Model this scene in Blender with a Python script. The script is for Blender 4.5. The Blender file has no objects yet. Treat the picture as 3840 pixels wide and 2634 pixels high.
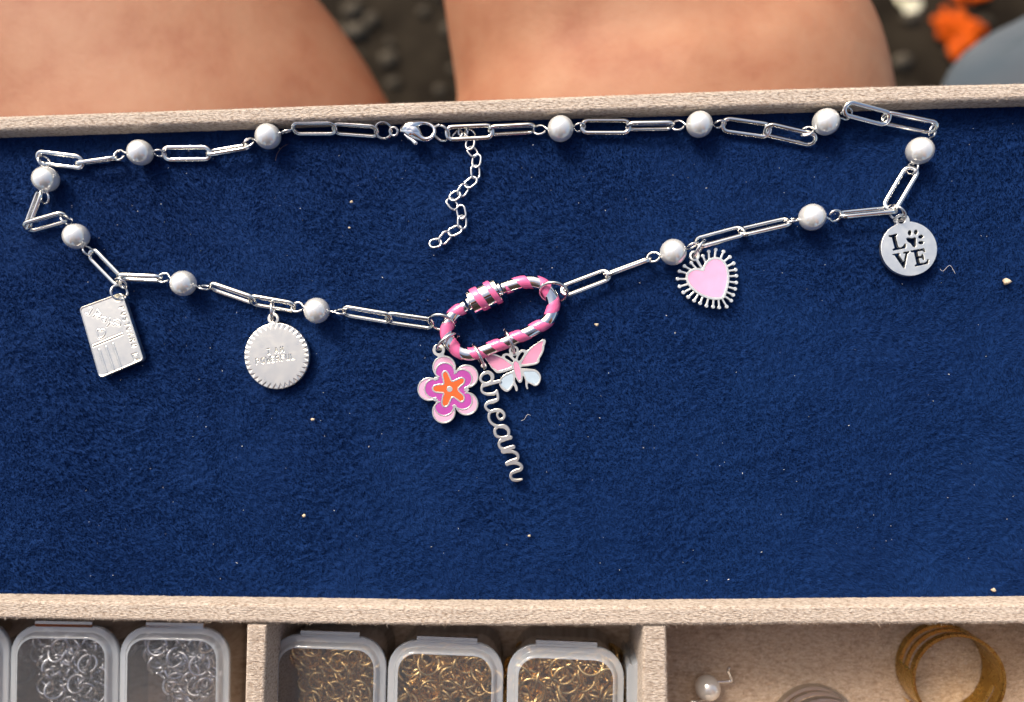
import bpy, math, random
import numpy as np
from mathutils import Vector, Matrix, Quaternion

random.seed(7)
RNG = np.random.default_rng(7)
SC = bpy.context.scene
COL = SC.collection
S = 0.001                     # all lengths in this script are millimetres, the scene is metres

# ------------------------------------------------------------------ camera
F_PX, CXP, CYP = 2773.0, 1920.0, 1317.0      # focal length and centre of the photograph in its pixels
NADIR = (2060.0, 1385.0)                     # the point straight below the lens
DIST = 160.0
_n = Vector(((NADIR[0]-CXP)/F_PX, (CYP-NADIR[1])/F_PX, -1.0)).normalized()
ROT = _n.rotation_difference(Vector((0, 0, -1))).to_matrix()
_c = ROT @ Vector((0, 0, -1))
CAM = -_c * (DIST / -_c.z)
cam_d = bpy.data.cameras.new('camera')
cam = bpy.data.objects.new('camera', cam_d)
COL.objects.link(cam)
cam_d.sensor_width = 36.0
cam_d.lens = 36.0 * F_PX / 3840.0
cam_d.clip_start = 0.005
cam_d.clip_end = 200.0
cam_d.dof.use_dof = True
cam_d.dof.focus_distance = 0.158
cam_d.dof.aperture_fstop = 6.6
cam.matrix_world = Matrix.Translation(CAM * S) @ ROT.to_4x4()
SC.camera = cam

# ------------------------------------------------------------------ sky, sun, exposure
SUN_EL, SUN_AZ = 40.0, -32.0                 # azimuth from +y (up in the picture), negative to the left
world = bpy.data.worlds.new('World')
SC.world = world
world.use_nodes = True
wn = world.node_tree
sky = wn.nodes.new('ShaderNodeTexSky')
sky.sky_type = 'NISHITA'
sky.sun_disc = False
sky.sun_elevation = math.radians(SUN_EL)
sky.sun_rotation = math.radians(SUN_AZ)
sky.air_density = 1.0
sky.dust_density = 6.0
sky.ozone_density = 0.3
wn.links.new(sky.outputs['Color'], wn.nodes['Background'].inputs['Color'])
wn.nodes['Background'].inputs['Strength'].default_value = 0.15
sun_d = bpy.data.lights.new('sun', 'SUN')
sun_d.energy = 2.0
sun_d.angle = math.radians(14)
sun_d.color = (1.0, 0.95, 0.89)
sun = bpy.data.objects.new('sun', sun_d)
COL.objects.link(sun)
_el, _az = math.radians(SUN_EL), math.radians(SUN_AZ)
_sd = Vector((math.sin(_az)*math.cos(_el), math.cos(_az)*math.cos(_el), math.sin(_el)))
sun.rotation_euler = (-_sd).to_track_quat('-Z', 'Y').to_euler()
sun.location = _sd * 2
SC.view_settings.view_transform = 'Standard'
SC.view_settings.look = 'None'
SC.view_settings.exposure = 0.40
SC.view_settings.gamma = 1.0
SC.view_settings.use_curve_mapping = False
SC.cycles.max_bounces = 10
SC.cycles.transparent_max_bounces = 24


# ------------------------------------------------------------------ measuring: a pixel of the photograph onto a level plane
def P(px, py, h=0.0):
    d = ROT @ Vector(((px-CXP)/F_PX, (CYP-py)/F_PX, -1.0))
    t = (h - CAM.z) / d.z
    return CAM + d*t

REG = {'1': (0, 350, 2.4208), '2': (200, 950, 2.1127), '3': (850, 380, 2.324), '4': (1500, 980, 1.812),
       '5': (1800, 350, 2.324), '6': (2050, 750, 2.324), '7': (2700, 340, 2.097), 'A': (1780, 1360, 6.643),
       'B': (1840, 1560, 5.904), 'F': (1790, 1240, 6.375), 'L': (1540, 1270, 4.689), 'H': (2520, 900, 5.693),
       'V': (3280, 780, 5.904), 'C': (1380, 430, 5.81), 'K': (1680, 1020, 4.427), 'PC': (250, 1080, 4.309),
       'PW': (880, 1130, 4.553), 'G': (1130, 1080, 3.873), 'Z': (0, 0, 1.0), 'R': (2560, 2280, 1.8156),
       'Q': (380, 960, 7.747)}
def Z(r, x, y):
    a, b, s = REG[r]
    return a + x/s, b + y/s
def PR(r, x, y, h=0.0):
    return P(*Z(r, x, y), h)


# ------------------------------------------------------------------ object helpers
WL = {}
def prop(o, label=None, cat=None, group=None, kind=None):
    if label: o['label'] = label
    if cat: o['category'] = cat
    if group: o['group'] = group
    if kind: o['kind'] = kind
    return o
def empty(name, loc, label, cat, group=None):
    o = bpy.data.objects.new(name, None)
    COL.objects.link(o)
    o.empty_display_size = 0.004
    o.location = Vector(loc)*S
    WL[o] = Vector(loc)
    return prop(o, label, cat, group)
def shade(me, smooth=True):
    if len(me.polygons):
        me.polygons.foreach_set('use_smooth', [smooth]*len(me.polygons))
def link_obj(name, me, loc, parent=None):
    o = bpy.data.objects.new(name, me)
    COL.objects.link(o)
    loc = Vector(loc)
    WL[o] = loc
    if parent is not None:
        o.parent = parent
        o.location = (loc - WL[parent])*S
    else:
        o.location = loc*S
    return o
def mk(name, verts, faces, mat, parent=None, smooth=True, origin=None, sharp=None):
    v = np.asarray([tuple(p) for p in verts], dtype=float)
    c = Vector(((v[:, 0].min()+v[:, 0].max())/2, (v[:, 1].min()+v[:, 1].max())/2, v[:, 2].min())) if origin is None else Vector(origin)
    v = (v - np.array(c))*S
    me = bpy.data.meshes.new(name)
    me.from_pydata([tuple(p) for p in v], [], faces)
    me.materials.append(mat)
    shade(me, smooth)
    me.validate()
    if sharp is not None and smooth:
        me.set_sharp_from_angle(angle=math.radians(sharp))
    return link_obj(name, me, c, parent)
def mk_np(name, v, quads, mat, parent=None, smooth=True):
    """Large meshes straight from arrays; v in mm, quads (n,4) or tris (n,3)."""
    c = v.mean(axis=0)
    me = bpy.data.meshes.new(name)
    n, k = quads.shape
    me.vertices.add(len(v)); me.vertices.foreach_set('co', ((v-c)*S).astype(np.float32).ravel())
    me.loops.add(n*k); me.loops.foreach_set('vertex_index', quads.astype(np.int32).ravel())
    me.polygons.add(n); me.polygons.foreach_set('loop_start', np.arange(0, n*k, k, dtype=np.int32))
    me.materials.append(mat)
    me.update(calc_edges=True)
    me.polygons.foreach_set('use_smooth', np.full(n, smooth))
    return link_obj(name, me, Vector(c), parent)

# ------------------------------------------------------------------ materials
def mat_new(name):
    m = bpy.data.materials.new(name)
    m.use_nodes = True
    nt = m.node_tree
    return m, nt, nt.nodes['Principled BSDF']
def N(nt, t, **kw):
    n = nt.nodes.new(t)
    for k, v in kw.items():
        if k in n.inputs: n.inputs[k].default_value = v
        else: setattr(n, k, v)
    return n
def noise(nt, scale, detail=3.0, rough=0.6, vec=None, stretch=None, rot=None):
    tc = nt.nodes.new('ShaderNodeTexCoord')
    src = tc.outputs['Object']
    if stretch is not None or rot is not None:
        mp = nt.nodes.new('ShaderNodeMapping')
        mp.inputs['Scale'].default_value = stretch or (1, 1, 1)
        mp.inputs['Rotation'].default_value = rot or (0, 0, 0)
        nt.links.new(src, mp.inputs['Vector']); src = mp.outputs['Vector']
    n = N(nt, 'ShaderNodeTexNoise', Scale=scale, Detail=detail, Roughness=rough)
    nt.links.new(src, n.inputs['Vector'])
    return n
def ramp(nt, fac, stops):
    r = nt.nodes.new('ShaderNodeValToRGB')
    el = r.color_ramp.elements
    while len(el) < len(stops): el.new(0.5)
    for e, (p, c) in zip(el, stops):
        e.position = p
        e.color = (*c, 1.0)
    nt.links.new(fac, r.inputs['Fac'])
    return r
def bump(nt, height, bs, strength, dist):
    b = N(nt, 'ShaderNodeBump', Strength=strength, Distance=dist)
    nt.links.new(height, b.inputs['Height'])
    nt.links.new(b.outputs['Normal'], bs.inputs['Normal'])
    return b

def metal(name, col, rough, nscale=None, nstr=0.2, stretch=None, rot=None, rvar=0.0, mscale=600):
    m, nt, b = mat_new(name)
    b.inputs['Metallic'].default_value = 1.0
    b.inputs['Base Color'].default_value = (*col, 1)
    b.inputs['Roughness'].default_value = rough
    if rvar:
        n = noise(nt, mscale, 4)
        mr = N(nt, 'ShaderNodeMapRange')
        mr.inputs['From Min'].default_value = 0.3; mr.inputs['From Max'].default_value = 0.7
        mr.inputs['To Min'].default_value = max(0.02, rough-rvar); mr.inputs['To Max'].default_value = rough+rvar
        nt.links.new(n.outputs['Fac'], mr.inputs['Value']); nt.links.new(mr.outputs['Result'], b.inputs['Roughness'])
    if nscale:
        n = noise(nt, nscale, 3, stretch=stretch, rot=rot)
        bump(nt, n.outputs['Fac'], b, nstr, 0.00003)
    return m
M = {}
M['steel'] = metal('polished_steel', (0.93, 0.92, 0.87), 0.15, 900, 0.12, rvar=0.05)
M['wire'] = metal('wire_steel', (0.80, 0.79, 0.77), 0.17, 1500, 0.2, rvar=0.05)
M['brushed'] = metal('brushed_steel', (0.93, 0.90, 0.80), 0.31, 2500, 0.06, stretch=(1, 12, 1), rot=(0, 0, 0.5), rvar=0.04)
M['satin'] = metal('satin_steel', (0.96, 0.965, 0.90), 0.38, 2500, 0.08, stretch=(12, 1, 1), rvar=0.05)
M['chrome'] = metal('chrome', (0.93, 0.92, 0.91), 0.06, 500, 0.25, rvar=0.03)
M['gold'] = metal('brass', (0.54, 0.385, 0.12), 0.27, 700, 0.3, rvar=0.08)
M['gold_wire'] = metal('brass_wire', (0.85, 0.58, 0.24), 0.24, 1200, 0.2, rvar=0.08)
M['grey_wire'] = metal('grey_steel_wire', (0.66, 0.66, 0.66), 0.22, 1200, 0.2, rvar=0.08)

def enamel(name, col, rough=0.18, coat=0.5, var=0.06):
    m, nt, b = mat_new(name)
    n = noise(nt, 350, 3)
    lo = tuple(c*(1-var) for c in col); hi = tuple(min(1, c*(1+var)) for c in col)
    r = ramp(nt, n.outputs['Fac'], [(0.3, lo), (0.7, hi)])
    nt.links.new(r.outputs['Color'], b.inputs['Base Color'])
    b.inputs['Roughness'].default_value = rough
    b.inputs['Coat Weight'].default_value = coat
    b.inputs['Coat Roughness'].default_value = 0.08
    bump(nt, n.outputs['Fac'], b, 0.15, 0.0001)
    return m
M['pink_gloss'] = enamel('glossy_pink_enamel', (0.80, 0.15, 0.34), 0.14, 1.0)
M['pink_pale'] = enamel('pale_pink_enamel', (0.70, 0.38, 0.52), 0.35, 0.1)
M['pink_wing'] = enamel('wing_pink_enamel', (0.72, 0.28, 0.42), 0.35, 0.15)
M['pink_heart'] = enamel('heart_pink_enamel', (0.86, 0.40, 0.60), 0.38, 0.1)
M['magenta'] = enamel('magenta_enamel', (0.42, 0.060, 0.33), 0.35, 0.1)
M['orange'] = enamel('orange_enamel', (0.86, 0.115, 0.02), 0.35, 0.1)
M['blue_pale'] = enamel('pale_blue_enamel', (0.43, 0.53, 0.61), 0.3, 0.2)

def pearl_mat(name, tint):
    m, nt, b = mat_new(name)
    n = noise(nt, 160, 3)
    r = ramp(nt, n.outputs['Fac'], [(0.3, tuple(c*0.95 for c in tint)), (0.7, tint)])
    nt.links.new(r.outputs['Color'], b.inputs['Base Color'])
    b.inputs['Metallic'].default_value = 0.44
    b.inputs['Roughness'].default_value = 0.15
    b.inputs['Coat Weight'].default_value = 1.0
    b.inputs['Coat Roughness'].default_value = 0.035
    b.inputs['Coat IOR'].default_value = 1.9
    n2 = noise(nt, 900, 4)
    bump(nt, n2.outputs['Fac'], b, 0.12, 0.00004)
    return m
M['pearl'] = pearl_mat('pearl', (0.93, 0.93, 0.90))
M['pearl_cream'] = pearl_mat('cream_pearl', (0.80, 0.75, 0.68))

def velvet_mat(name, lo, mid, hi, tip):
    m, nt, b = mat_new(name)
    g = nt.nodes.new('ShaderNodeNewGeometry')
    n = noise(nt, 28, 4, 0.6)
    a = N(nt, 'ShaderNodeMath', operation='MULTIPLY_ADD')
    nt.links.new(g.outputs['Random Per Island'], a.inputs[0])
    a.inputs[1].default_value = 0.55
    s = N(nt, 'ShaderNodeMath', operation='MULTIPLY'); s.inputs[1].default_value = 0.45
    nt.links.new(n.outputs['Fac'], s.inputs[0]); nt.links.new(s.outputs[0], a.inputs[2])
    r = ramp(nt, a.outputs[0], [(0.1, lo), (0.5, mid), (0.93, hi), (1.0, tip)])
    nt.links.new(r.outputs['Color'], b.inputs['Base Color'])
    b.inputs['Roughness'].default_value = 0.75
    b.inputs['Specular IOR Level'].default_value = 0.06
    b.inputs['Sheen Weight'].default_value = 0.06
    b.inputs['Sheen Roughness'].default_value = 0.4
    b.inputs['Sheen Tint'].default_value = (0.25, 0.4, 1, 1)
    return m
M['pile'] = velvet_mat('navy_pile', (0.0037, 0.0145, 0.061), (0.0055, 0.0245, 0.101), (0.0083, 0.037, 0.139), (0.018, 0.060, 0.20))

def fabric_mat(name, lo, mid, hi, scale=2200, weave=True, bstr=0.9, rot=0.35, patch=(0.88, 1.0)):
    m, nt, b = mat_new(name)
    n = noise(nt, scale, 4, 0.65, stretch=(0.55, 1.0, 1.0), rot=(0, 0, rot))
    if weave:
        tc = nt.nodes.new('ShaderNodeTexCoord'); mp = nt.nodes.new('ShaderNodeMapping')
        mp.inputs['Scale'].default_value = (0.45, 1.15, 1.0); mp.inputs['Rotation'].default_value = (0, 0, -rot)
        nt.links.new(tc.outputs['Object'], mp.inputs['Vector'])
        vo = N(nt, 'ShaderNodeTexVoronoi', Scale=scale*0.95, Randomness=0.8)
        nt.links.new(mp.outputs['Vector'], vo.inputs['Vector'])
        iv = N(nt, 'ShaderNodeMath', operation='MULTIPLY_ADD'); iv.inputs[1].default_value = -0.42; iv.inputs[2].default_value = 0.26
        nt.links.new(vo.outputs['Distance'], iv.inputs[0])
        ad = N(nt, 'ShaderNodeMath', operation='ADD'); nt.links.new(n.outputs['Fac'], ad.inputs[0]); nt.links.new(iv.outputs[0], ad.inputs[1])
        n_out = ad.outputs[0]
    else: n_out = n.outputs['Fac']
    n3 = noise(nt, scale*0.22, 3, 0.6, stretch=(0.7, 1.3, 1))
    mx = N(nt, 'ShaderNodeMath', operation='MULTIPLY_ADD')
    nt.links.new(n_out, mx.inputs[0]); mx.inputs[1].default_value = 0.78
    ms = N(nt, 'ShaderNodeMath', operation='MULTIPLY'); ms.inputs[1].default_value = 0.20
    nt.links.new(n3.outputs['Fac'], ms.inputs[0]); nt.links.new(ms.outputs[0], mx.inputs[2])
    r = ramp(nt, mx.outputs[0], [(0.34, lo), (0.5, mid), (0.66, hi)])
    n2 = noise(nt, 45, 3)
    r2 = ramp(nt, n2.outputs['Fac'], [(0.35, (patch[0],)*3), (0.65, (patch[1],)*3)])
    mix = N(nt, 'ShaderNodeMix', data_type='RGBA', blend_type='MULTIPLY')
    mix.inputs['Factor'].default_value = 1.0
    nt.links.new(r.outputs['Color'], mix.inputs[6]); nt.links.new(r2.outputs['Color'], mix.inputs[7])
    nt.links.new(mix.outputs[2], b.inputs['Base Color'])
    b.inputs['Roughness'].default_value = 0.92
    b.inputs['Specular IOR Level'].default_value = 0.2
    bump(nt, mx.outputs[0], b, bstr, 0.0004)
    return m
M['linen'] = fabric_mat('beige_suede', (0.32, 0.245, 0.185), (0.52, 0.43, 0.35), (0.68, 0.59, 0.50), 2400, bstr=1.0, patch=(0.90, 1.0))
M['floor_suede'] = fabric_mat('taupe_suede', (0.36, 0.25, 0.17), (0.53, 0.395, 0.285), (0.63, 0.50, 0.38), 1300, bstr=0.5, rot=0.1)
m, nt, b = mat_new('beige_fuzz')
g = nt.nodes.new('ShaderNodeNewGeometry')
r = ramp(nt, g.outputs['Random Per Island'], [(0.0, (0.38, 0.29, 0.23)), (0.5, (0.56, 0.46, 0.38)), (1.0, (0.74, 0.65, 0.57))])
nt.links.new(r.outputs['Color'], b.inputs['Base Color']); b.inputs['Roughness'].default_value = 0.9
b.inputs['Specular IOR Level'].default_value = 0.2
M['fuzz'] = m
m, nt, b = mat_new('taupe_fuzz')
g = nt.nodes.new('ShaderNodeNewGeometry')
r = ramp(nt, g.outputs['Random Per Island'], [(0.0, (0.32, 0.215, 0.14)), (0.5, (0.56, 0.42, 0.30)), (1.0, (0.76, 0.64, 0.53))])
nt.links.new(r.outputs['Color'], b.inputs['Base Color']); b.inputs['Roughness'].default_value = 0.9
b.inputs['Specular IOR Level'].default_value = 0.2
M['fuzz_taupe'] = m

def plastic(name, fac, tint=(0.80, 0.85, 0.92), rough=0.22, clear=(0.97, 0.98, 1.0)):
    m, nt, b = mat_new(name)
    b.inputs['Base Color'].default_value = (*tint, 1)
    b.inputs['Roughness'].default_value = rough
    b.inputs['Coat Weight'].default_value = 0.6
    b.inputs['Coat Roughness'].default_value = 0.08
    n = noise(nt, 220, 3)
    bump(nt, n.outputs['Fac'], b, 0.2, 0.0002)
    tr = N(nt, 'ShaderNodeBsdfTransparent'); tr.inputs['Color'].default_value = (*clear, 1)
    gl = N(nt, 'ShaderNodeBsdfGlossy'); gl.inputs['Roughness'].default_value = rough*0.6
    fr = N(nt, 'ShaderNodeFresnel'); fr.inputs['IOR'].default_value = 1.49
    mx = nt.nodes.new('ShaderNodeMixShader'); mx.inputs['Fac'].default_value = fac
    nt.links.new(tr.outputs[0], mx.inputs[1]); nt.links.new(b.outputs[0], mx.inputs[2])
    m2 = nt.nodes.new('ShaderNodeMixShader')
    nt.links.new(fr.outputs[0], m2.inputs['Fac']); nt.links.new(mx.outputs[0], m2.inputs[1]); nt.links.new(gl.outputs[0], m2.inputs[2])
    nt.links.new(m2.outputs[0], nt.nodes['Material Output'].inputs['Surface'])
    return m
M['lid_frame'] = plastic('frosted_plastic', 0.38, tint=(0.88, 0.94, 1.0), rough=0.12)
M['lid_pane'] = plastic('clear_lid_plastic', 0.06, rough=0.2)
M['box_wall'] = plastic('clear_box_plastic', 0.20, tint=(0.85, 0.88, 0.92), rough=0.25)

# skin
m, nt, b = mat_new('skin')
n = noise(nt, 45, 6, 0.62); n2 = noise(nt, 420, 4, 0.7)
r = ramp(nt, n.outputs['Fac'], [(0.3, (0.30, 0.120, 0.066)), (0.5, (0.355, 0.168, 0.096)), (0.7, (0.39, 0.205, 0.122))])
nt.links.new(r.outputs['Color'], b.inputs['Base Color'])
b.inputs['Roughness'].default_value = 0.62
b.inputs['Specular IOR Level'].default_value = 0.3
b.inputs['Subsurface Weight'].default_value = 0.15
b.inputs['Subsurface Radius'].default_value = (1.0, 0.35, 0.2)
b.inputs['Subsurface Scale'].default_value = 0.006
bump(nt, n2.outputs['Fac'], b, 0.4, 0.0006)
M['skin'] = m
def simple(name, lo, hi, scale, rough=0.8, det=4, bs=0.0, bd=0.001, stops=(0.35, 0.65)):
    m, nt, b = mat_new(name)
    n = noise(nt, scale, det, 0.6)
    r = ramp(nt, n.outputs['Fac'], [(stops[0], lo), (stops[1], hi)])
    nt.links.new(r.outputs['Color'], b.inputs['Base Color'])
    b.inputs['Roughness'].default_value = rough
    b.inputs['Specular IOR Level'].default_value = 0.12
    if bs: bump(nt, n.outputs['Fac'], b, bs, bd)
    return m
M['soil'] = simple('dark_soil', (0.009, 0.006, 0.0032), (0.030, 0.0225, 0.014), 18, 0.9, 6, 0.6, 0.01)
M['stone'] = simple('pebble_stone', (0.020, 0.015, 0.009), (0.095, 0.080, 0.060), 9, 0.8, 3, 0.3, 0.004)
M['shirt'] = simple('dark_cotton', (0.030, 0.024, 0.022), (0.055, 0.045, 0.042), 40, 0.9, 3, 0.3, 0.002)
M['orange_cloth'] = simple('orange_plastic_bag', (0.46, 0.060, 0.0005), (0.56, 0.085, 0.001), 30, 0.5, 3, 0.4, 0.004)
M['cream_leaf'] = simple('cream_paper', (0.75, 0.68, 0.42), (0.85, 0.80, 0.60), 20, 0.6, 3, 0.3, 0.002)
M['grey_cloth'] = simple('grey_blue_cloth', (0.065, 0.085, 0.105), (0.16, 0.165, 0.175), 9, 0.8, 3, 0.4, 0.006)
M['lint'] = simple('lint', (0.55, 0.50, 0.45), (0.85, 0.82, 0.80), 900, 0.8)
M['crumb'] = simple('crumb', (0.45, 0.33, 0.22), (0.80, 0.70, 0.52), 900, 0.7)
M['dark_hair'] = simple('dark_hair', (0.012, 0.008, 0.006), (0.035, 0.024, 0.018), 60, 0.6)
M['hair'] = simple('hair', (0.16, 0.09, 0.06), (0.35, 0.24, 0.2), 900, 0.5)


# ------------------------------------------------------------------ shape helpers
def catmull(pts, n=8, closed=False):
    p = [Vector(q) for q in pts]
    out = []
    m = len(p)
    rng = range(m if closed else m-1)
    for i in rng:
        if closed:
            a, b, c, d = p[(i-1) % m], p[i], p[(i+1) % m], p[(i+2) % m]
        else:
            a, b, c, d = p[max(i-1, 0)], p[i], p[i+1], p[min(i+2, m-1)]
        for k in range(n):
            t = k/n
            out.append(0.5*((2*b) + (c-a)*t + (2*a-5*b+4*c-d)*t*t + (3*b-a-3*c+d)*t**3))
    if not closed: out.append(p[-1])
    return out

def sweep(pts, ra, rb=None, closed=False, nor=None, ns=10, power=2.0, caps=True):
    """Tube along pts. ra: half size in the plane across `nor`, rb: half size along `nor`. nor fixed vector or None (transport)."""
    pts = [Vector(p) for p in pts]
    n = len(pts)
    if not hasattr(ra, '__len__'): ra = [ra]*n
    if rb is None: rb = ra
    if not hasattr(rb, '__len__'): rb = [rb]*n
    vs, fs = [], []
    prev = None
    for i in range(n):
        if closed: t = (pts[(i+1) % n]-pts[i-1])
        else: t = pts[min(i+1, n-1)]-pts[max(i-1, 0)]
        t.normalize()
        if nor is not None:
            nn = Vector(nor)
        else:
            nn = prev if prev is not None else (Vector((0, 0, 1)) if abs(t.z) < 0.9 else Vector((1, 0, 0)))
        nn = (nn - t*nn.dot(t)).normalized()
        prev = nn
        s = t.cross(nn)
        for k in range(ns):
            a = 2*math.pi*(k+0.5)/ns
            ca, sa = math.cos(a), math.sin(a)
            ca = math.copysign(abs(ca)**(2/power), ca); sa = math.copysign(abs(sa)**(2/power), sa)
            vs.append(pts[i] + s*(ca*ra[i]) + nn*(sa*rb[i]))
    m = n if closed else n-1
    for i in range(m):
        j = (i+1) % n
        for k in range(ns):
            l = (k+1) % ns
            fs.append((i*ns+k, i*ns+l, j*ns+l, j*ns+k))
    if not closed and caps:
        fs.append(tuple(reversed(range(ns)))); fs.append(tuple(range((n-1)*ns, n*ns)))
    return vs, fs

def join(parts):
    V, Fc = [], []
    for v, f in parts:
        o = len(V)
        V += [tuple(p) for p in v]
        Fc += [tuple(i+o for i in q) for q in f]
    return V, Fc

def contour(field, x0, y0, step):
    """Closed loops where field (ny,nx) crosses zero, negative inside; coordinates in the field's own units."""
    f = field
    ny, nx = f.shape
    ins = f < 0
    code = ins[:-1, :-1]*1 + ins[:-1, 1:]*2 + ins[1:, 1:]*4 + ins[1:, :-1]*8
    cells = np.argwhere((code > 0) & (code < 15))
    nxt = {}
    def ept(e):
        k, j, i = e
        if k == 0: a, b = f[j, i], f[j, i+1]; t = a/(a-b); return (x0+(i+t)*step, y0+j*step)
        a, b = f[j, i], f[j+1, i]; t = a/(a-b); return (x0+i*step, y0+(j+t)*step)
    tab = {1: [(3, 0)], 2: [(0, 1)], 3: [(3, 1)], 4: [(1, 2)], 5: [(3, 0), (1, 2)], 6: [(0, 2)], 7: [(3, 2)],
           8: [(2, 3)], 9: [(2, 0)], 10: [(0, 1), (2, 3)], 11: [(2, 1)], 12: [(1, 3)], 13: [(1, 0)], 14: [(0, 3)]}
    for j, i in cells:
        e = ((0, j, i), (1, j, i+1), (0, j+1, i), (1, j, i))
        for a, b in tab[int(code[j, i])]:
            nxt[e[a]] = e[b]
    loops = []
    while nxt:
        s, e = nxt.popitem()
        lp = [s]
        while e != s and e in nxt:
            lp.append(e); e = nxt.pop(e)
        pts = [ept(q) for q in lp]
        out = []
        for q in pts:
            if not out or (q[0]-out[-1][0])**2+(q[1]-out[-1][1])**2 > (0.3*step)**2: out.append(q)
        if len(out) > 5: loops.append(out)
    return loops

def grid(x0, x1, y0, y1, step):
    X, Y = np.meshgrid(np.arange(x0, x1+step, step), np.arange(y0, y1+step, step))
    return X, Y
def f_circle(X, Y, cx, cy, r, ry=None, rot=0):
    if ry is None: return np.hypot(X-cx, Y-cy)-r
    c, s = math.cos(rot), math.sin(rot)
    u = ((X-cx)*c+(Y-cy)*s)/r; v = (-(X-cx)*s+(Y-cy)*c)/ry
    return (np.hypot(u, v)-1)*min(r, ry)
def f_path(X, Y, pts, w, closed=False):
    """Distance to a polyline minus its half width (w: number or one value per point)."""
    p = [tuple(q)[:2] for q in pts]
    n = len(p)
    if not hasattr(w, '__len__'): w = [w]*n
    out = np.full(X.shape, 1e9)
    for i in range(n if closed else n-1):
        ax, ay = p[i]; bx, by = p[(i+1) % n]
        dx, dy = bx-ax, by-ay
        L = dx*dx+dy*dy+1e-9
        t = np.clip(((X-ax)*dx+(Y-ay)*dy)/L, 0, 1)
        d = np.hypot(X-ax-t*dx, Y-ay-t*dy) - (w[i]*(1-t)+w[(i+1) % n]*t)
        out = np.minimum(out, d)
    return out
def f_poly(X, Y, pts):
    p = [tuple(q)[:2] for q in pts]
    d = f_path(X, Y, p, 0.0, closed=True)
    ins = np.zeros(X.shape, bool)
    n = len(p)
    for i in range(n):
        ax, ay = p[i]; bx, by = p[(i+1) % n]
        if ay == by: continue
        c = ((ay > Y) != (by > Y)) & (X < (bx-ax)*(Y-ay)/(by-ay)+ax)
        ins ^= c
    return np.where(ins, -d, d)
def cr2(pts, n=6):
    return [(v.x, v.y) for v in catmull([(x, y, 0) for x, y in pts], n, True)]
def cro(pts, n=6):
    return [(v.x, v.y) for v in catmull([(x, y, 0) for x, y in pts], n, False)]

def plate(name, loops, ztop, thick, bev, mat, parent, reg=None, warp=None, res=1):
    """A solid cut from sheet: outline and hole loops (pixels of region `reg`, or mm), top at ztop."""
    cu = bpy.data.curves.new(name, 'CURVE')
    cu.dimensions = '2D'; cu.fill_mode = 'BOTH'
    cu.extrude = max(thick/2-bev, 0.001); cu.bevel_depth = bev; cu.bevel_resolution = res; cu.offset = -bev
    for lp in loops:
        pts = [PR(reg, x, y, ztop) for x, y in lp] if reg else [Vector((x, y, 0)) for x, y in lp]
        sp = cu.splines.new('POLY')
        sp.points.add(len(pts)-1)
        for q, v in zip(sp.points, pts): q.co = (v.x, v.y, 0, 1)
        sp.use_cyclic_u = True
    tmp = bpy.data.objects.new('tmp', cu)
    COL.objects.link(tmp)
    dg = bpy.context.evaluated_depsgraph_get()
    me = bpy.data.meshes.new_from_object(tmp.evaluated_get(dg))
    bpy.data.objects.remove(tmp); bpy.data.curves.remove(cu)
    v = np.zeros(len(me.vertices)*3); me.vertices.foreach_get('co', v); v = v.reshape(-1, 3)
    v[:, 2] += ztop-thick/2
    if warp is not None: v = warp(v)
    c = Vector(((v[:, 0].min()+v[:, 0].max())/2, (v[:, 1].min()+v[:, 1].max())/2, v[:, 2].min()))
    me.vertices.foreach_set('co', ((v-np.array(c))*S).ravel())
    me.materials.clear(); me.materials.append(mat)
    me.name = name
    shade(me, True)
    me.set_sharp_from_angle(angle=math.radians(38))
    me.update()
    return link_obj(name, me, c, parent)

def tilt_warp(center, ax, ang):
    """Lean a whole flat piece about a horizontal axis through its centre."""
    R = np.array(Matrix.Rotation(math.radians(ang), 3, Vector(ax)))
    c = np.array(center)
    return lambda v: (v-c) @ R.T + c

def fibres(name, root, d, length, width, mat, parent, curl=0.4, droop=None):
    """Short tapering fibres: one curved blade of a quad and a triangle each."""
    n = len(root)
    side = np.cross(d, RNG.normal(size=(n, 3)))
    side /= np.linalg.norm(side, axis=1, keepdims=True)+1e-9
    L = length[:, None]; w = width[:, None]
    bend = RNG.normal(size=(n, 3))*curl
    mid = root + d*L*0.5
    tipd = d + bend
    if droop is not None: tipd = tipd + droop
    tipd /= np.linalg.norm(tipd, axis=1, keepdims=True)
    tip = mid + tipd*L*0.5
    v = np.stack([root-side*w/2, root+side*w/2, mid+side*w*0.42, mid-side*w*0.42, tip], 1).reshape(-1, 3)
    b = np.arange(n)*5
    t = np.stack([b, b+1, b+2, b, b+2, b+3, b+3, b+2, b+4], 1).reshape(-1, 3)
    o = mk_np(name, v, t, mat, parent, smooth=False)
    o['kind'] = 'stuff'
    return o
def vnoise(x, y, cell, seed):
    r = np.random.default_rng(seed)
    g = r.random((256, 256))*2-1
    u, v = x/cell+64, y/cell+64
    i, j = np.floor(u).astype(int), np.floor(v).astype(int)
    fu, fv = u-i, v-j
    fu = fu*fu*(3-2*fu); fv = fv*fv*(3-2*fv)
    G = lambda a, b: g[a % 256, b % 256]
    return (G(i, j)*(1-fu)*(1-fv)+G(i+1, j)*fu*(1-fv)+G(i, j+1)*(1-fu)*fv+G(i+1, j+1)*fu*fv)

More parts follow.
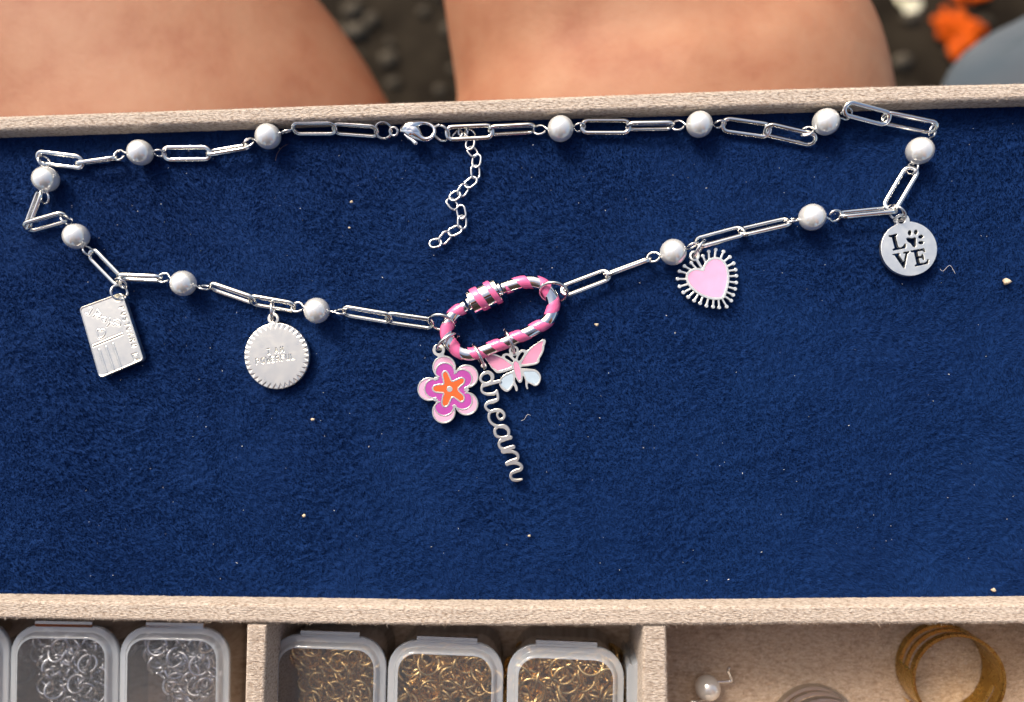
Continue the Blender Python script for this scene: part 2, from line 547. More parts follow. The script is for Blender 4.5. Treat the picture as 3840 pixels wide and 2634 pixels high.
# ================================================================== SETTING: ground far below
gz = -640.0
mk('ground', [(-60000, -60000, gz), (60000, -60000, gz), (60000, 60000, gz), (-60000, 60000, gz)], [(0, 1, 2, 3)], M['soil'], smooth=False)['kind'] = 'structure'
def lump(c, r, seed, sub=2, flat=0.6, rough=0.25):
    import bmesh
    bm = bmesh.new()
    bmesh.ops.create_icosphere(bm, subdivisions=sub, radius=1.0)
    from mathutils import noise as mn
    vs = []
    for v in bm.verts:
        k = 1+rough*mn.noise(v.co*1.7+Vector((seed*3.1, seed, 0)))*2
        vs.append((c[0]+v.co.x*r[0]*k, c[1]+v.co.y*r[1]*k, c[2]+v.co.z*r[2]*k))
    fs = [tuple(v.index for v in f.verts) for f in bm.faces]
    bm.free()
    return vs, fs
parts = []
for k in range(700):
    x, y = random.uniform(-300, 700), random.uniform(-60, 800)
    r = random.choice([4, 5, 6, 8, 10, 13])*random.uniform(.8, 1.2)
    parts.append(lump((x, y, gz+r*0.25), (r, r*random.uniform(.6, 1), r*.28), k, 1))
v, f = join(parts)
prop(mk('pebbles', v, f, M['stone']), 'scattered small stones on the dark ground behind the legs', None, None, 'stuff')

# orange, cream and grey-blue things out of focus beyond the tray
def img_lump(name, reg_pts, z, mat, label, cat, depth, seed):
    c = P(reg_pts[0], reg_pts[1], z)
    sx = (P(reg_pts[0]+reg_pts[2], reg_pts[1], z)-c).length
    sy = (P(reg_pts[0], reg_pts[1]+reg_pts[3], z)-c).length
    return c, sx, sy
def bag(name, px, py, rx, ry, z, mat, label, cat, seed, hz=0.5, rough=0.25, rotd=0):
    c, sx, sy = img_lump(name, (px, py, rx, ry), z, mat, label, cat, 0, seed)
    v, f = lump((0, 0, 0), (sx, sy, min(sx, sy)*hz), seed, 4, rough=rough)
    R = Matrix.Rotation(math.radians(rotd), 3, 'Z')
    v = [R @ Vector(q)+c+Vector((0, 0, min(sx, sy)*hz*0.7)) for q in v]
    return prop(mk(name, v, f, mat), label, cat)
bag('plastic_bag', 3580, 125, 62, 85, gz, M['orange_cloth'], 'crumpled bright orange scrap on the dark ground beyond the tray', 'bag', 3, 0.35, 0.5, 30)
bag('plastic_bag', 3640, -25, 50, 45, gz, M['orange_cloth'], 'smaller orange scrap cut off by the top edge of the photo', 'bag', 9, 0.35, 0.5, 60)
bag('paper_scrap', 3400, -10, 38, 75, gz, M['cream_leaf'], 'pale yellow-white scrap lying on the dark ground by the leg', 'paper', 5, 0.3, 0.3, 18)
bag('cloth_bundle', 3930, 390, 500, 330, -190, M['grey_cloth'], 'rounded grey-blue cloth bundle behind the upper right of the tray', 'cloth', 12, 0.45, 0.12, 38)

# ================================================================== person: thighs, hips and torso as one surface
def blob_tube(path, rad, ns=20):
    return sweep(path, rad, rad, ns=ns)
RZ = -31.0
def edge_leg(spec, side):
    """Leg axis points from where its outline runs: (px, py, radius, direction of the axis)."""
    pts, rr = [], []
    for px, py, r, ax_ in spec:
        a_ = Vector((*ax_, 0)).normalized()
        d = (P(px, py, -50)-CAM).normalized()
        n = d.cross(a_).normalized()
        if n.x*side < 0: n = -n
        t = (RZ-r-CAM.z-r*n.z)/d.z
        pts.append(CAM+d*t+n*r); rr.append(r)
    return pts, rr
legR, rR = edge_leg([(1600, -700, 50, (-.05, 1)), (1615, -300, 51, (-.05, 1)), (1628, 0, 57, (-.1, 1)), (1630, 200, 66, (-.1, 1)), (1652, 382, 74, (-.1, 1))], 1)
legL, rL = edge_leg([(730, -600, 66, (-.62, .8)), (960, -270, 74, (-.6, .8)), (1211, 0, 79, (-.6, .8)), (1356, 193, 81, (-.5, .86)), (1452, 382, 82, (-.4, .9))], -1)
legR.append(legR[-1]+Vector((6, -50, -4))); rR.append(80)
legL.append(legL[-1]+Vector((16, -50, 0))); rL.append(83)
hipR, hipL = Vector((70, -260, -125)), Vector((-75, -260, -125))
def limb(pts, rr, hip, knee_out):
    k = pts[0]
    shin = [(k+Vector((knee_out*0.4, 20, -150)), 50), (k+Vector((knee_out*0.5, 25, -60)), 60)]
    P_ = [q for q, r in shin]+pts+[hip]
    R_ = [r for q, r in shin]+rr+[88]
    sp = catmull([(p.x, p.y, p.z) for p in P_], 6)
    rp = catmull([(r, 0, 0) for r in R_], 6)
    return blob_tube(sp, [q.x for q in rp])
body_parts = [limb(legR, rR, hipR, 10), limb(legL, rL, hipL, -20),
              lump((0, -285, -110), (150, 105, 85), 1, 3, rough=0.02),
              sweep([Vector((0, -290, -120)), Vector((0, -315, 30)), Vector((0, -290, 180)), Vector((0, -235, 330)), Vector((0, -205, 385)), Vector((0, -185, 430))], [120, 125, 140, 150, 62, 55], [85, 85, 92, 78, 60, 55], ns=24, nor=(0, 1, 0.2)),
              lump((0, -140, 500), (74, 92, 96), 4, 3, rough=0.02)]
for sx in (-1, 1):
    sh, el, wr = Vector((150*sx, -215, 320)), Vector((215*sx, -170, 90)), Vector((125*sx, -60, 235))
    body_parts.append(sweep(catmull([(p.x, p.y, p.z) for p in (sh*0.9+Vector((0, -20, 40)), sh, el, wr)], 6), [46, 46, 45, 44, 42, 40, 39, 38, 37, 37, 36, 35, 34, 32, 30, 28, 26, 25, 24], ns=16))
v, f = join(body_parts)
person = mk('person', v, f, M['skin'], origin=(0, -285, -120))
prop(person, 'seated person with bare thighs side by side under the beige tray', 'person')
rm = person.modifiers.new('remesh', 'REMESH'); rm.mode = 'VOXEL'; rm.voxel_size = 0.006; rm.use_smooth_shade = True
sm = person.modifiers.new('smooth', 'SMOOTH'); sm.factor = 0.6; sm.iterations = 12
v, f = sweep([Vector((0, -290, -80)), Vector((0, -315, 30)), Vector((0, -290, 180)), Vector((0, -235, 335)), Vector((0, -208, 385))], [150, 132, 148, 158, 70], [110, 93, 100, 86, 66], ns=28, nor=(0, 1, 0.2))
mk('shirt', v, f, M['shirt'], person)
v, f = lump((0, -155, 520), (86, 98, 96), 6, 3, rough=0.06)
mk('hair', v, f, M['dark_hair'], person)

# ================================================================== tray
tray = empty('jewelry_tray', P(1920, 1400, -26), 'beige suede covered jewellery tray with a navy velvet pad', 'tray')
RIM = 4.3
def line(pts, h):
    q = [P(x, y, h) for x, y in pts]
    a, b = q[0], q[1]; c, d = q[-2], q[-1]
    q.insert(0, a+(a-b).normalized()*21); q.append(d+(d-c).normalized()*21)
    return [(v.x, v.y) for v in catmull([(v.x, v.y, 0) for v in q], 6)]
topo = line([(0, 436), (900, 405), (1800, 374), (2900, 334), (3840, 312)], RIM)
topi = line([(0, 490), (900, 460), (1800, 428), (2900, 397), (3840, 371)], RIM)
lowo = line([(0, 2253), (1000, 2266), (1700, 2276), (2500, 2275), (3200, 2269), (3840, 2264)], RIM)
lowi = line([(0, 2320), (900, 2336), (1700, 2347), (2450, 2346), (3200, 2341), (3840, 2340)], RIM)
plate('rim', [topo+topi[::-1]], RIM, 30, 0.7, M['linen'], tray, res=3)
plate('rim', [lowo+lowi[::-1]], RIM, 30, 0.7, M['linen'], tray, res=3)
def quad(name, px, top, z0=-26, mat='linen', bev=0.6):
    """Wall whose top face has these four photo corners."""
    q = [P(x, y, top) for x, y in px]
    lp = []
    for i in range(4):
        a, b = q[i], q[(i+1) % 4]
        for k in range(6): lp.append(tuple((a+(b-a)*k/6)[:2]))
    return plate(name, [lp], top, top-z0, bev, M[mat], tray, res=3)
quad('divider', [(925, 2345), (999, 2345), (975, 3100), (905, 3100)], RIM-0.5)
quad('divider', [(2412, 2349), (2497, 2349), (2512, 3100), (2402, 3100)], RIM-0.5)
quad('rim', [(-330, 3100), (4200, 3100), (4200, 3160), (-330, 3160)], RIM)
quad('rim', [(-400, 400), (-335, 400), (-335, 3160), (-400, 3160)], RIM)
quad('rim', [(4205, 260), (4270, 260), (4270, 3160), (4205, 3160)], RIM)
# velvet pad and compartment floor
def sheet(name, corners, z, mat):
    q = [(c.x, c.y, z) for c in corners]
    return mk(name, q, [(0, 1, 2, 3)], mat, tray, smooth=False)
FLOOR = -22.0
cor = [P(-390, 3150, RIM), P(4260, 3150, RIM), P(4260, 2300, RIM), P(-390, 2300, RIM)]
sheet('compartment_floor', cor, FLOOR, M['floor_suede'])
bx = [P(-395, 420, RIM), P(4265, 300, RIM), P(4265, 3155, RIM), P(-395, 3155, RIM)]
mk('tray_base', [(p.x, p.y, z) for z in (-29, -26) for p in bx], [(3, 2, 1, 0), (4, 5, 6, 7), (0, 1, 5, 4), (1, 2, 6, 5), (2, 3, 7, 6), (3, 0, 4, 7)], M['linen'], tray, smooth=False)

# the pad: a gently uneven sheet, then its pile
def ytop(x): return np.interp(x, [p[0] for p in topi], [p[1] for p in topi])
def ylow(x): return np.interp(x, [p[0] for p in lowo], [p[1] for p in lowo])
def relief(x, y):
    """Height of the pile: brushed tufts about 1 mm across, with slower swells."""
    wx = x+0.9*vnoise(x, y, 2.2, 3); wy = y+0.9*vnoise(x, y, 2.2, 4)
    a = vnoise(wx*0.8+wy*0.35, wy*1.1-wx*0.4, 0.8, 5)
    b = vnoise(wx, wy, 0.5, 6)
    c = vnoise(x, y, 3.6, 7)
    return 0.17*a+0.12*b+0.12*c
nx, ny = 640, 300
gx = np.linspace(-134, 134, nx); gt = np.linspace(0, 1, ny)
GX = np.repeat(gx[None, :], ny, 0)
GY = ylow(gx)[None, :]-1.0+(ytop(gx)-ylow(gx)+2.0)[None, :]*gt[:, None]
GZ = -0.60+relief(GX, GY)*0.8
vv = np.stack([GX, GY, GZ], 2).reshape(-1, 3)
ii = (np.arange(ny-1)[:, None]*nx+np.arange(nx-1)[None, :]).ravel()
pad = mk_np('velvet_pad', vv, np.stack([ii, ii+1, ii+nx+1, ii+nx], 1), M['pile'], tray)
npile = 580000
x = RNG.uniform(-131, 133, npile); t = RNG.random(npile)
yl, yt = ylow(x)-0.3, ytop(x)+0.3
y = yl+(yt-yl)*t
h = relief(x, y)
e = 0.12
gxh = (relief(x+e, y)-h)/e; gyh = (relief(x, y+e)-h)/e
ang = 1.1+2.3*vnoise(x, y, 26, 11)+1.3*vnoise(x, y, 7, 12)+RNG.normal(size=npile)*0.4
lean = 1.35+1.15*vnoise(x, y, 19, 13)+0.3*vnoise(x, y, 4, 14)
d = np.stack([np.cos(ang)*lean+gxh*0.6, np.sin(ang)*lean+gyh*0.6, np.full(npile, 0.9)], 1)
d /= np.linalg.norm(d, axis=1, keepdims=True)
root = np.stack([x, y, -0.60+h*0.85], 1)
fibres('velvet_pile', root, d, RNG.uniform(0.35, 0.75, npile), RNG.uniform(0.07, 0.15, npile), M['pile'], tray, curl=0.3)

# fuzz on the suede covered edges
def edge_fuzz(name, lines, n, ztop, L=(0.25, 0.8), spread=None, mat='fuzz'):
    R_, D_ = [], []
    for pts, outn, inner in lines:
        p = np.array(pts)
        seg = np.linalg.norm(np.diff(p, axis=0), axis=1); cum = np.concatenate([[0], np.cumsum(seg)])
        m = int(n)
        s = RNG.uniform(0, cum[-1], m)
        X = np.interp(s, cum, p[:, 0]); Y = np.interp(s, cum, p[:, 1])
        o = np.array(outn)
        k = RNG.random(m)**1.6*inner
        X = X-o[0]*k; Y = Y-o[1]*k
        z = ztop-np.where(k < 0.6, (0.6-k)**2/0.9, 0)-RNG.random(m)*0.05
        R_.append(np.stack([X, Y, z], 1))
        D_.append(np.stack([o[0]*0.9+RNG.normal(size=m)*0.8, o[1]*0.9+RNG.normal(size=m)*0.6, 0.45+RNG.random(m)*0.5], 1))
    r_ = np.concatenate(R_); dd = np.concatenate(D_)
    dd /= np.linalg.norm(dd, axis=1, keepdims=True)
    m = len(r_)
    return fibres(name, r_, dd, RNG.uniform(L[0], L[1], m), RNG.uniform(0.02, 0.05, m), M[mat], tray, curl=0.9)
edge_fuzz('suede_fuzz', [(topo, (0, 1), 1.6), (topi, (0, -1), 1.6), (lowo, (0, 1), 2.0), (lowi, (0, -1), 2.0)], 9000, RIM, L=(0.15, 0.45))
edge_fuzz('suede_fuzz', [(lowo, (0, 1), 0.8), (lowi, (0, -1), 0.8), (topi, (0, -1), 0.6)], 420, RIM, L=(0.5, 1.3))
for (xa, xb) in ((925, 979), (999, 979), (2412, 2405), (2497, 2508)):
    a, b_ = P(xa, 2350, RIM-.5), P(xb, 2800, RIM-.5)
    o = (-1, 0) if xa in (925, 2412) else (1, 0)
    edge_fuzz('suede_fuzz', [([(a.x, a.y), (b_.x, b_.y)], o, 2.1)], 1600, RIM-0.5, L=(0.15, 0.5))
nf = 60000
a0, a1 = P(2440, 2340, FLOOR), P(3900, 2720, FLOOR)
x = RNG.uniform(a0.x, a1.x, nf); y = RNG.uniform(a1.y, a0.y+6, nf)
an = 0.3+0.8*vnoise(x, y, 6, 21)+RNG.normal(size=nf)*0.5
d = np.stack([np.cos(an), np.sin(an), np.full(nf, 0.35)], 1); d /= np.linalg.norm(d, axis=1, keepdims=True)
fibres('suede_fuzz', np.stack([x, y, np.full(nf, FLOOR)], 1), d, RNG.uniform(0.3, 0.7, nf), RNG.uniform(0.05, 0.11, nf), M['fuzz_taupe'], tray)

# ================================================================== necklace
neck = empty('necklace', P(1920, 900, 0), 'silver paperclip chain necklace with twelve white pearl beads laid on velvet', 'necklace')
LW = 3.55                       # link width, wire centre line plus wire
def frame(A, B, roll):
    t = (B-A).normalized()
    up = Vector((0, 0, 1)); up = (up-t*up.dot(t)).normalized()
    q = Quaternion(t, math.radians(roll))
    return t, q @ up
def link(r1, a, r2, b, roll=0.0, ha=0.8, hb=0.8, w=LW, name='chain_link', wire=(0.47, 0.44), parent=None, mat='steel', power=3.2, label=None):
    A, B = PR(r1, a[0], a[1], ha), PR(r2, b[0], b[1], hb)
    t, n = frame(A, B, roll)
    s = n.cross(t)
    L = (B-A).length; ra, rb = wire
    R = (w/2-ra); half = L/2-w/2
    c = (A+B)/2
    pts = []
    corner = R*0.92
    K = 9
    for sx in (1, -1):
        for k in range(K+1):
            an = math.pi/2-math.pi*k/K
            pts.append(c+t*(sx*(half+R*math.cos(an)))+s*(sx*R*math.sin(an)))
        for k in range(1, 4):
            pts.append(c+t*(sx*(half-2*half*k/4))+s*(-sx*R))
    v, f = sweep(pts, ra, rb, closed=True, nor=n, ns=10, power=power)
    o = mk(name, v, f, M[mat], parent or neck)
    if label: o['label'] = label
    return o
def fl(r1, a, r2, b, wpx, ha=None, hb=None, sgn=1, **k):
    """A chain link from its two ends and the width it shows, in photo pixels."""
    fr = min(max(wpx*1.0/(LW*17.4), 0.12), 0.99)
    roll = math.degrees(math.acos(fr))
    lift = 0.45+math.sin(math.radians(roll))*(LW/2-0.4)*0.85
    return link(r1, a, r2, b, roll*sgn, lift if ha is None else ha, lift if hb is None else hb, **k)

pearl_me = None
def pearl(r, x, y, rpx, loops, h=2.75, mat='pearl'):
    """A pearl bead and its wire eye loops; loops: list of (centre x, centre y, visible fraction, roll sign)."""
    global pearl_me
    R = 2.82
    c = PR(r, x, y, h)
    if pearl_me is None:
        vs, fs = [], []
        nu, nv = 36, 20
        for j in range(nv+1):
            th = math.pi*j/nv
            rr = math.sin(th)
            for i in range(nu):
                ph = 2*math.pi*i/nu
                vs.append(((rr*math.cos(ph))*R*S, (rr*math.sin(ph))*R*S, math.cos(th)*R*0.965*S))
        for j in range(nv):
            for i in range(nu):
                k = (i+1) % nu
                fs.append((j*nu+i, (j+1)*nu+i, (j+1)*nu+k, j*nu+k))
        pearl_me = bpy.data.meshes.new('pearl_bead')
        pearl_me.from_pydata(vs, [], fs); pearl_me.materials.append(M['pearl']); shade(pearl_me); pearl_me.validate()
    o = link_obj('pearl_bead', pearl_me, c, neck)
    q = None
    for (lr, lx, ly, frac, sg) in loops:
        lc = PR(lr, lx, ly, 1.9 if frac > 0.5 else 1.7)
        t = (lc-c).normalized()
        if q is None:
            q = t.to_track_quat('Z', 'Y')
        roll = math.degrees(math.acos(min(frac, 1)))*sg
        tt, n = frame(c, lc, roll)
        s = n.cross(tt)
        rad = 1.22
        start = c+t*(R*0.9)
        pts = [start, start+t*0.25]
        base = lc
        K = 18
        for k in range(K+1):
            an = math.pi+0.55+(2*math.pi-0.75)*k/K
            pts.append(base+tt*(rad*math.cos(an))*1.05+s*(rad*math.sin(an))+n*(0.10-0.2*k/K))
        v, f = sweep(pts, 0.26, ns=8, nor=None)
        mk('eye_loop', v, f, M['wire'], o)
    if q is not None:
        # the eye loops were placed from world positions: keep the bead itself unrotated
        pass
    return o

# top row, left to right
fl('1', (326, 578), '1', (772, 634), 56, ha=1.5, hb=1.2)
fl('1', (690, 640), '1', (1085, 585), 15, sgn=-1)
pearl('1', 1272, 540, 120, [('1', 1082, 563, 0.95, 1), ('1', 1452, 546, 0.25, 1)])
fl('1', (1468, 550), '1', (1928, 545), 58, ha=0.9, hb=0.9)
fl('1', (1868, 548), '1', (2292, 476), 36, sgn=-1)
pearl('3', 360, 307, 113, [('3', 190, 362, 0.85, 1), ('3', 530, 262, 0.3, -1)])
fl('3', (562, 238), '3', (968, 236), 42, ha=2.0, hb=2.0)
fl('3', (915, 236), '3', (1332, 266), 38, ha=1.5, hb=1.5)

def jring(name, r, cx, cy, h, dx, dy, frac, R, wire, parent, high=1, mat='wire', n=36, gap=True, gang=0.0, label=None):
    """Open ring; (dx,dy) photo direction of its long visible axis, frac minor/major, high: which side stands up."""
    c = PR(r, cx, cy, h)
    u = Vector((dx, -dy, 0)).normalized()
    T = math.acos(frac)*high
    v_ = Vector((-u.y, u.x, 0))*math.cos(T)+Vector((0, 0, 1))*math.sin(T)
    nor = u.cross(v_)
    pts = []
    N_ = n
    g_ = 0.10 if gap else 0.0
    for k in range(N_+(1 if gap else 0)):
        a = gang+g_/2+(2*math.pi-g_)*k/N_
        pts.append(c+u*(R*math.cos(a))+v_*(R*math.sin(a)))
    v, f = sweep(pts, wire, ns=8, closed=not gap, nor=nor)
    o = mk(name, v, f, M[mat], parent)
    if label: o['label'] = label
    return o
jring('jump_ring', 'C', 335, 345, 1.5, 1, -0.15, 0.86, 1.78, 0.34, neck, gang=4.9)
jring('jump_ring', 'C', 1600, 408, 1.7, 1, 0.55, 0.62, 1.85, 0.34, neck, gang=1.9)
# lobster clasp
clasp_pts = [(730, 348, 52), (800, 318, 108), (890, 292, 142), (985, 262, 138), (1085, 208, 88), (1195, 188, 52), (1320, 205, 42), (1420, 270, 42),
             (1455, 360, 42), (1425, 455, 46), (1350, 520, 50), (1250, 545, 58), (1160, 520, 76), (1060, 450, 112), (960, 400, 128), (850, 362, 108)]
cp = [PR('C', a, b, 2.4) for a, b, r in clasp_pts]
cc = catmull(cp, 4, True)
cr = [v.x for v in catmull([(r/5.81/17.3, 0, 0) for a, b, r in clasp_pts], 4, True)]
v, f = sweep(cc, cr, [min(r*1.1, 1.45) for r in cr], closed=True, nor=(0, 0, 1), ns=16)
bp_ = [(735, 352, 50), (800, 322, 112), (880, 315, 152), (960, 345, 160), (1040, 400, 142), (1110, 465, 96), (1160, 515, 60)]
v2, f2 = sweep(catmull([PR('C', a, b, 2.35) for a, b, r in bp_], 5), [q.x for q in catmull([(r/5.81/17.3, 0, 0) for a, b, r in bp_], 5)],
               [q.x for q in catmull([(min(r*1.0/5.81/17.3, 1.5), 0, 0) for a, b, r in bp_], 5)], nor=(0, 0, 1), ns=18)
v, f = join([(v, f), (v2, f2)])
clasp = mk('lobster_clasp', v, f, M['chrome'], neck)
lv = [(800, 430, 30), (870, 500, 34), (950, 550, 40), (1010, 600, 50), (1045, 635, 52), (1065, 660, 34)]
lp = catmull([PR('C', a, b, 2.6) for a, b, r in lv], 4)
lr = [q.x for q in catmull([(r/5.81/17.3, 0, 0) for a, b, r in lv], 4)]
v, f = sweep(lp, lr, ns=12, nor=(0, 0, 1))
mk('trigger', v, f, M['chrome'], clasp)
o = jring('swivel_loop', 'C', 562, 370, 2.0, 1, 0.3, 0.95, 0.88, 0.30, clasp, gap=False)
fl('3', (1900, 283), '3', (2336, 262), 60, ha=1.9, hb=1.7)
# extender chain: small curb links hanging below the last link
ext = [(2010, 300), (2060, 268), (2120, 285), (2122, 372), (2142, 440), (2178, 520), (2168, 618), (2128, 708), (2060, 776), (1990, 826), (1966, 896), (2045, 966),
       (2052, 1056), (1990, 1130), (1902, 1190), (1820, 1238)]
for i, (ex, ey) in enumerate(ext):
    a = ext[max(i-1, 0)]; b = ext[min(i+1, len(ext)-1)]
    dx, dy = b[0]-a[0], b[1]-a[1]
    L = math.hypot(dx, dy); dx /= L; dy /= L
    hl = 62
    if 0 < i < len(ext)-1:
        pa, pb = ext[i-1], ext[i+1]
        hl = 0.25*(math.hypot(ex-pa[0], ey-pa[1])+math.hypot(pb[0]-ex, pb[1]-ey))+20
    else: hl = 62
    ang = 0.30*(1 if i % 2 else -1)
    ddx, ddy = dx*math.cos(ang)-dy*math.sin(ang), dx*math.sin(ang)+dy*math.cos(ang)
    A, B = (ex-ddx*hl, ey-ddy*hl), (ex+ddx*hl, ey+ddy*hl)
    hh = 0.75 if i > 3 else (1.3 if i == 3 else 0.8)
    link('3', A, '3', B, 12 if i % 2 else -20, hh, hh+0.1, w=2.35, name='extender_link', wire=(0.25, 0.25), mat='wire', power=2.0)
# top row, right half
fl('5', (62, 330), '5', (496, 306), 24)
pearl('5', 702, 310, 112, [('5', 518, 320, 0.9, 1), ('5', 868, 298, 0.35, 1)])
fl('5', (866, 292), '5', (1322, 293), 62, ha=1.2, hb=1.2)
fl('5', (1262, 292), '5', (1706, 284), 14)
pearl('5', 1912, 272, 114, [('5', 1722, 281, 0.92, 1), ('5', 2092, 270, 0.25, 1)])
fl('7', (3, 264), '7', (407, 322), 58, ha=1.0, hb=1.0)
fl('7', (340, 300), '7', (762, 398), 42, ha=1.6, hb=1.2)
pearl('7', 833, 247, 110, [('7', 682, 322, 0.72, 1), ('7', 995, 182, 0.85, 1)])
fl('7', (966, 132), '7', (1342, 232), 56, ha=4.6, hb=2.4)
fl('7', (1262, 208), '7', (1712, 302), 38, ha=2.2, hb=1.6)
pearl('7', 1572, 475, 114, [('7', 1672, 322, 0.7, 1), ('7', 1512, 612, 0.5, 1)])
fl('7', (1524, 596), '7', (1316, 946), 58, ha=1.4, hb=1.2)
fl('7', (1400, 932), '7', (916, 980), 31, ha=1.8)
pearl('7', 725, 997, 111, [('7', 905, 985, 0.8, 1), ('7', 560, 1022, 0.3, 1)])
fl('7', (566, 1022), '7', (140, 1120), 40, ha=1.5)
fl('6', (1732, 262), '6', (1285, 382), 50, ha=1.0, hb=1.6)
pearl('6', 1102, 456, 119, [('6', 928, 500, 0.85, 1), ('6', 1272, 398, 0.2, 1)])
fl('6', (918, 506), '6', (492, 662), 14)
fl('6', (560, 640), '6', (118, 808), 56, ha=0.9, hb=1.4)
# left end and lower left
pearl('1', 415, 782, 118, [('1', 402, 618, 0.5, 1), ('1', 408, 948, 0.95, 1)])
fl('1', (375, 868), '1', (232, 1248), 50, ha=1.6, hb=0.9)
fl('1', (222, 1226), '1', (622, 1112), 34, ha=1.3, hb=1.8)
pearl('1', 692, 1300, 118, [('1', 606, 1150, 0.35, 1), ('1', 800, 1432, 0.35, -1)])
fl('1', (812, 1428), '2', (548, 248), 58, ha=1.2, hb=1.0)
fl('Q', (470, 610), 'Q', (1830, 668), 17, ha=2.2, hb=1.8)
pearl('2', 1030, 240, 112, [('2', 874, 195, 0.85, 1), ('2', 1196, 272, 0.4, -1)])
fl('2', (1232, 254), '2', (1612, 384), 34, ha=1.6)
fl('2', (1546, 366), '2', (1932, 434), 42, ha=1.2)
pearl('2', 2087, 455, 110, [('2', 1932, 428, 0.85, 1), ('G', 575, 348, 0.5, -1)])
fl('G', (584, 326), 'G', (1334, 452), 42, ha=1.4)
fl('G', (1212, 425), 'G', (1938, 530), 46, ha=1.3)
# the two large rings that join the chain to the carabiner
jring('jump_ring', '4', 284, 418, 2.4, 1, 0.18, 0.55, 2.75, 0.36, neck, gang=3.6)
jring('jump_ring', '4', 1043, 212, 2.6, 1, 0.10, 0.62, 2.95, 0.36, neck, gang=5.2)

# ================================================================== carabiner
kz = 2.15
caro = empty('carabiner', PR('K', 900, 750, 0.8), 'oval pink and silver spiral striped carabiner in the middle of the necklace', 'carabiner')
kc = [(840, 300), (960, 258), (1130, 205), (1290, 167), (1440, 172), (1600, 236), (1712, 390), (1748, 560), (1712, 715), (1625, 835), (1455, 940), (1310, 1015),
      (1090, 1108), (730, 1258), (560, 1325), (385, 1372), (210, 1335), (70, 1225), (-5, 1090), (-15, 925), (50, 765), (180, 640), (365, 525)]
kp = catmull([PR('K', a, b, kz) for a, b in kc], 10)
# resample evenly
def resample(pts, step):
    out = [pts[0]]; acc = 0
    for a, b in zip(pts, pts[1:]):
        L = (b-a).length; 
        while acc+L >= step:
            t = (step-acc)/L
            a = a+(b-a)*t; out.append(a.copy()); L = (b-a).length; acc = 0
        acc += L
    return out
kp = resample(kp, 0.2)
ctr = sum(kp, Vector())/len(kp)
cum = [0.2*i for i in range(len(kp))]
def kframe(s):
    i = min(max(s/0.2, 0), len(kp)-1.001); j = int(i); t = i-j
    p = kp[j]*(1-t)+kp[j+1]*t
    tg = (kp[min(j+2, len(kp)-1)]-kp[max(j-1, 0)]).normalized()
    up = Vector((0, 0, 1))
    out = tg.cross(up)
    if out.dot(p-ctr) < 0 and False: out = -out
    return p, tg, out, up
# which side is outwards: fixed for the whole loop
p_, t_, o_, u_ = kframe(cum[-1]/2)
OSG = 1 if o_.dot(p_-ctr) > 0 else -1
KR = 1.42
pts = kp[4:-4]
v, f = sweep(pts, KR, ns=18, nor=(0, 0, 1))
mk('carabiner_body', v, f, M['chrome'], caro)
Ltot = cum[-1]
PITCH = (Ltot-8.1)/9
vs, fs = [], []
s0 = 5.6-0.51*PITCH
NW = 8
bands = []
ph = 0.0
turn0 = -1
nturn = int(Ltot/PITCH)+3
per = 28
rows = nturn*per
def ribbon():
    vs, fs = [], []
    idx = {}
    for i in range(rows+1):
        fi = i/per
        for k in range(NW+1):
            wv = k/NW
            s = s0+(fi-1)*PITCH+wv*PITCH*0.52
            p, tg, o, u = kframe(s)
            o = o*OSG
            a = 2*math.pi*fi
            rr = KR+0.11*min(1, 4*min(wv, 1-wv)+0.02)**0.5-0.01
            idx[(i, k)] = len(vs)
            vs.append(p+(o*math.cos(a)+u*math.sin(a))*rr)
    for i in range(rows):
        for k in range(NW):
            smid = s0+((i+.5)/per-1)*PITCH+(k+.5)/NW*PITCH*0.52
            if 1.6 < smid < Ltot-1.6:
                fs.append((idx[(i, k)], idx[(i+1, k)], idx[(i+1, k+1)], idx[(i, k+1)]))
    used = sorted({q for fc in fs for q in fc}); mp = {q: n for n, q in enumerate(used)}
    return [vs[q] for q in used], [tuple(mp[q] for q in fc) for fc in fs]
v, f = ribbon()
mk('enamel_stripe', v, f, M['pink_gloss'], caro)
# screw sleeve
sa, sb = PR('K', 372, 522, kz+0.75), PR('K', 842, 300, kz+0.75)
ax = (sb-sa).normalized(); sl = (sb-sa).length
prof = [(-0.55, 1.45), (-0.5, 1.62), (-0.2, 1.66), (-0.12, 1.5), (-0.02, 1.5), (0.0, 2.6), (0.16, 2.78), (sl-0.16, 2.78), (sl, 2.6), (sl+0.02, 1.5), (sl+0.12, 1.5), (sl+0.2, 1.66), (sl+0.5, 1.62), (sl+0.55, 1.45)]
up = Vector((0, 0, 1)); sd = ax.cross(up).normalized(); up2 = sd.cross(ax)
vs, fs = [], []
NS = 40
for (q, r) in prof:
    for k in range(NS):
        a = 2*math.pi*k/NS
        vs.append(sa+ax*q+(sd*math.cos(a)+up2*math.sin(a))*r)
for i in range(len(prof)-1):
    for k in range(NS):
        l = (k+1) % NS
        fs.append((i*NS+k, i*NS+l, (i+1)*NS+l, (i+1)*NS+k))
sleeve = mk('screw_sleeve', vs, fs, M['chrome'], caro, sharp=35)
def sleeve_band(s_mid, width, amp):
    vs, fs = [], []
    NB = 48
    for k in range(NB):
        a = 2*math.pi*k/NB
        for j in range(6):
            w = j/5
            s = s_mid+(w-0.5)*width-amp*math.cos(a)*SG
            s = min(max(s, 0.03), sl-0.03)
            rr = 2.78+0.10*min(1, 4*min(w, 1-w))**0.5-0.01
            vs.append(sa+ax*s+(sd*math.cos(a)+up2*math.sin(a))*rr)
    for k in range(NB):
        l = (k+1) % NB
        for j in range(5):
            fs.append((k*6+j, k*6+j+1, l*6+j+1, l*6+j))
    return mk('enamel_stripe', vs, fs, M['pink_gloss'], sleeve)
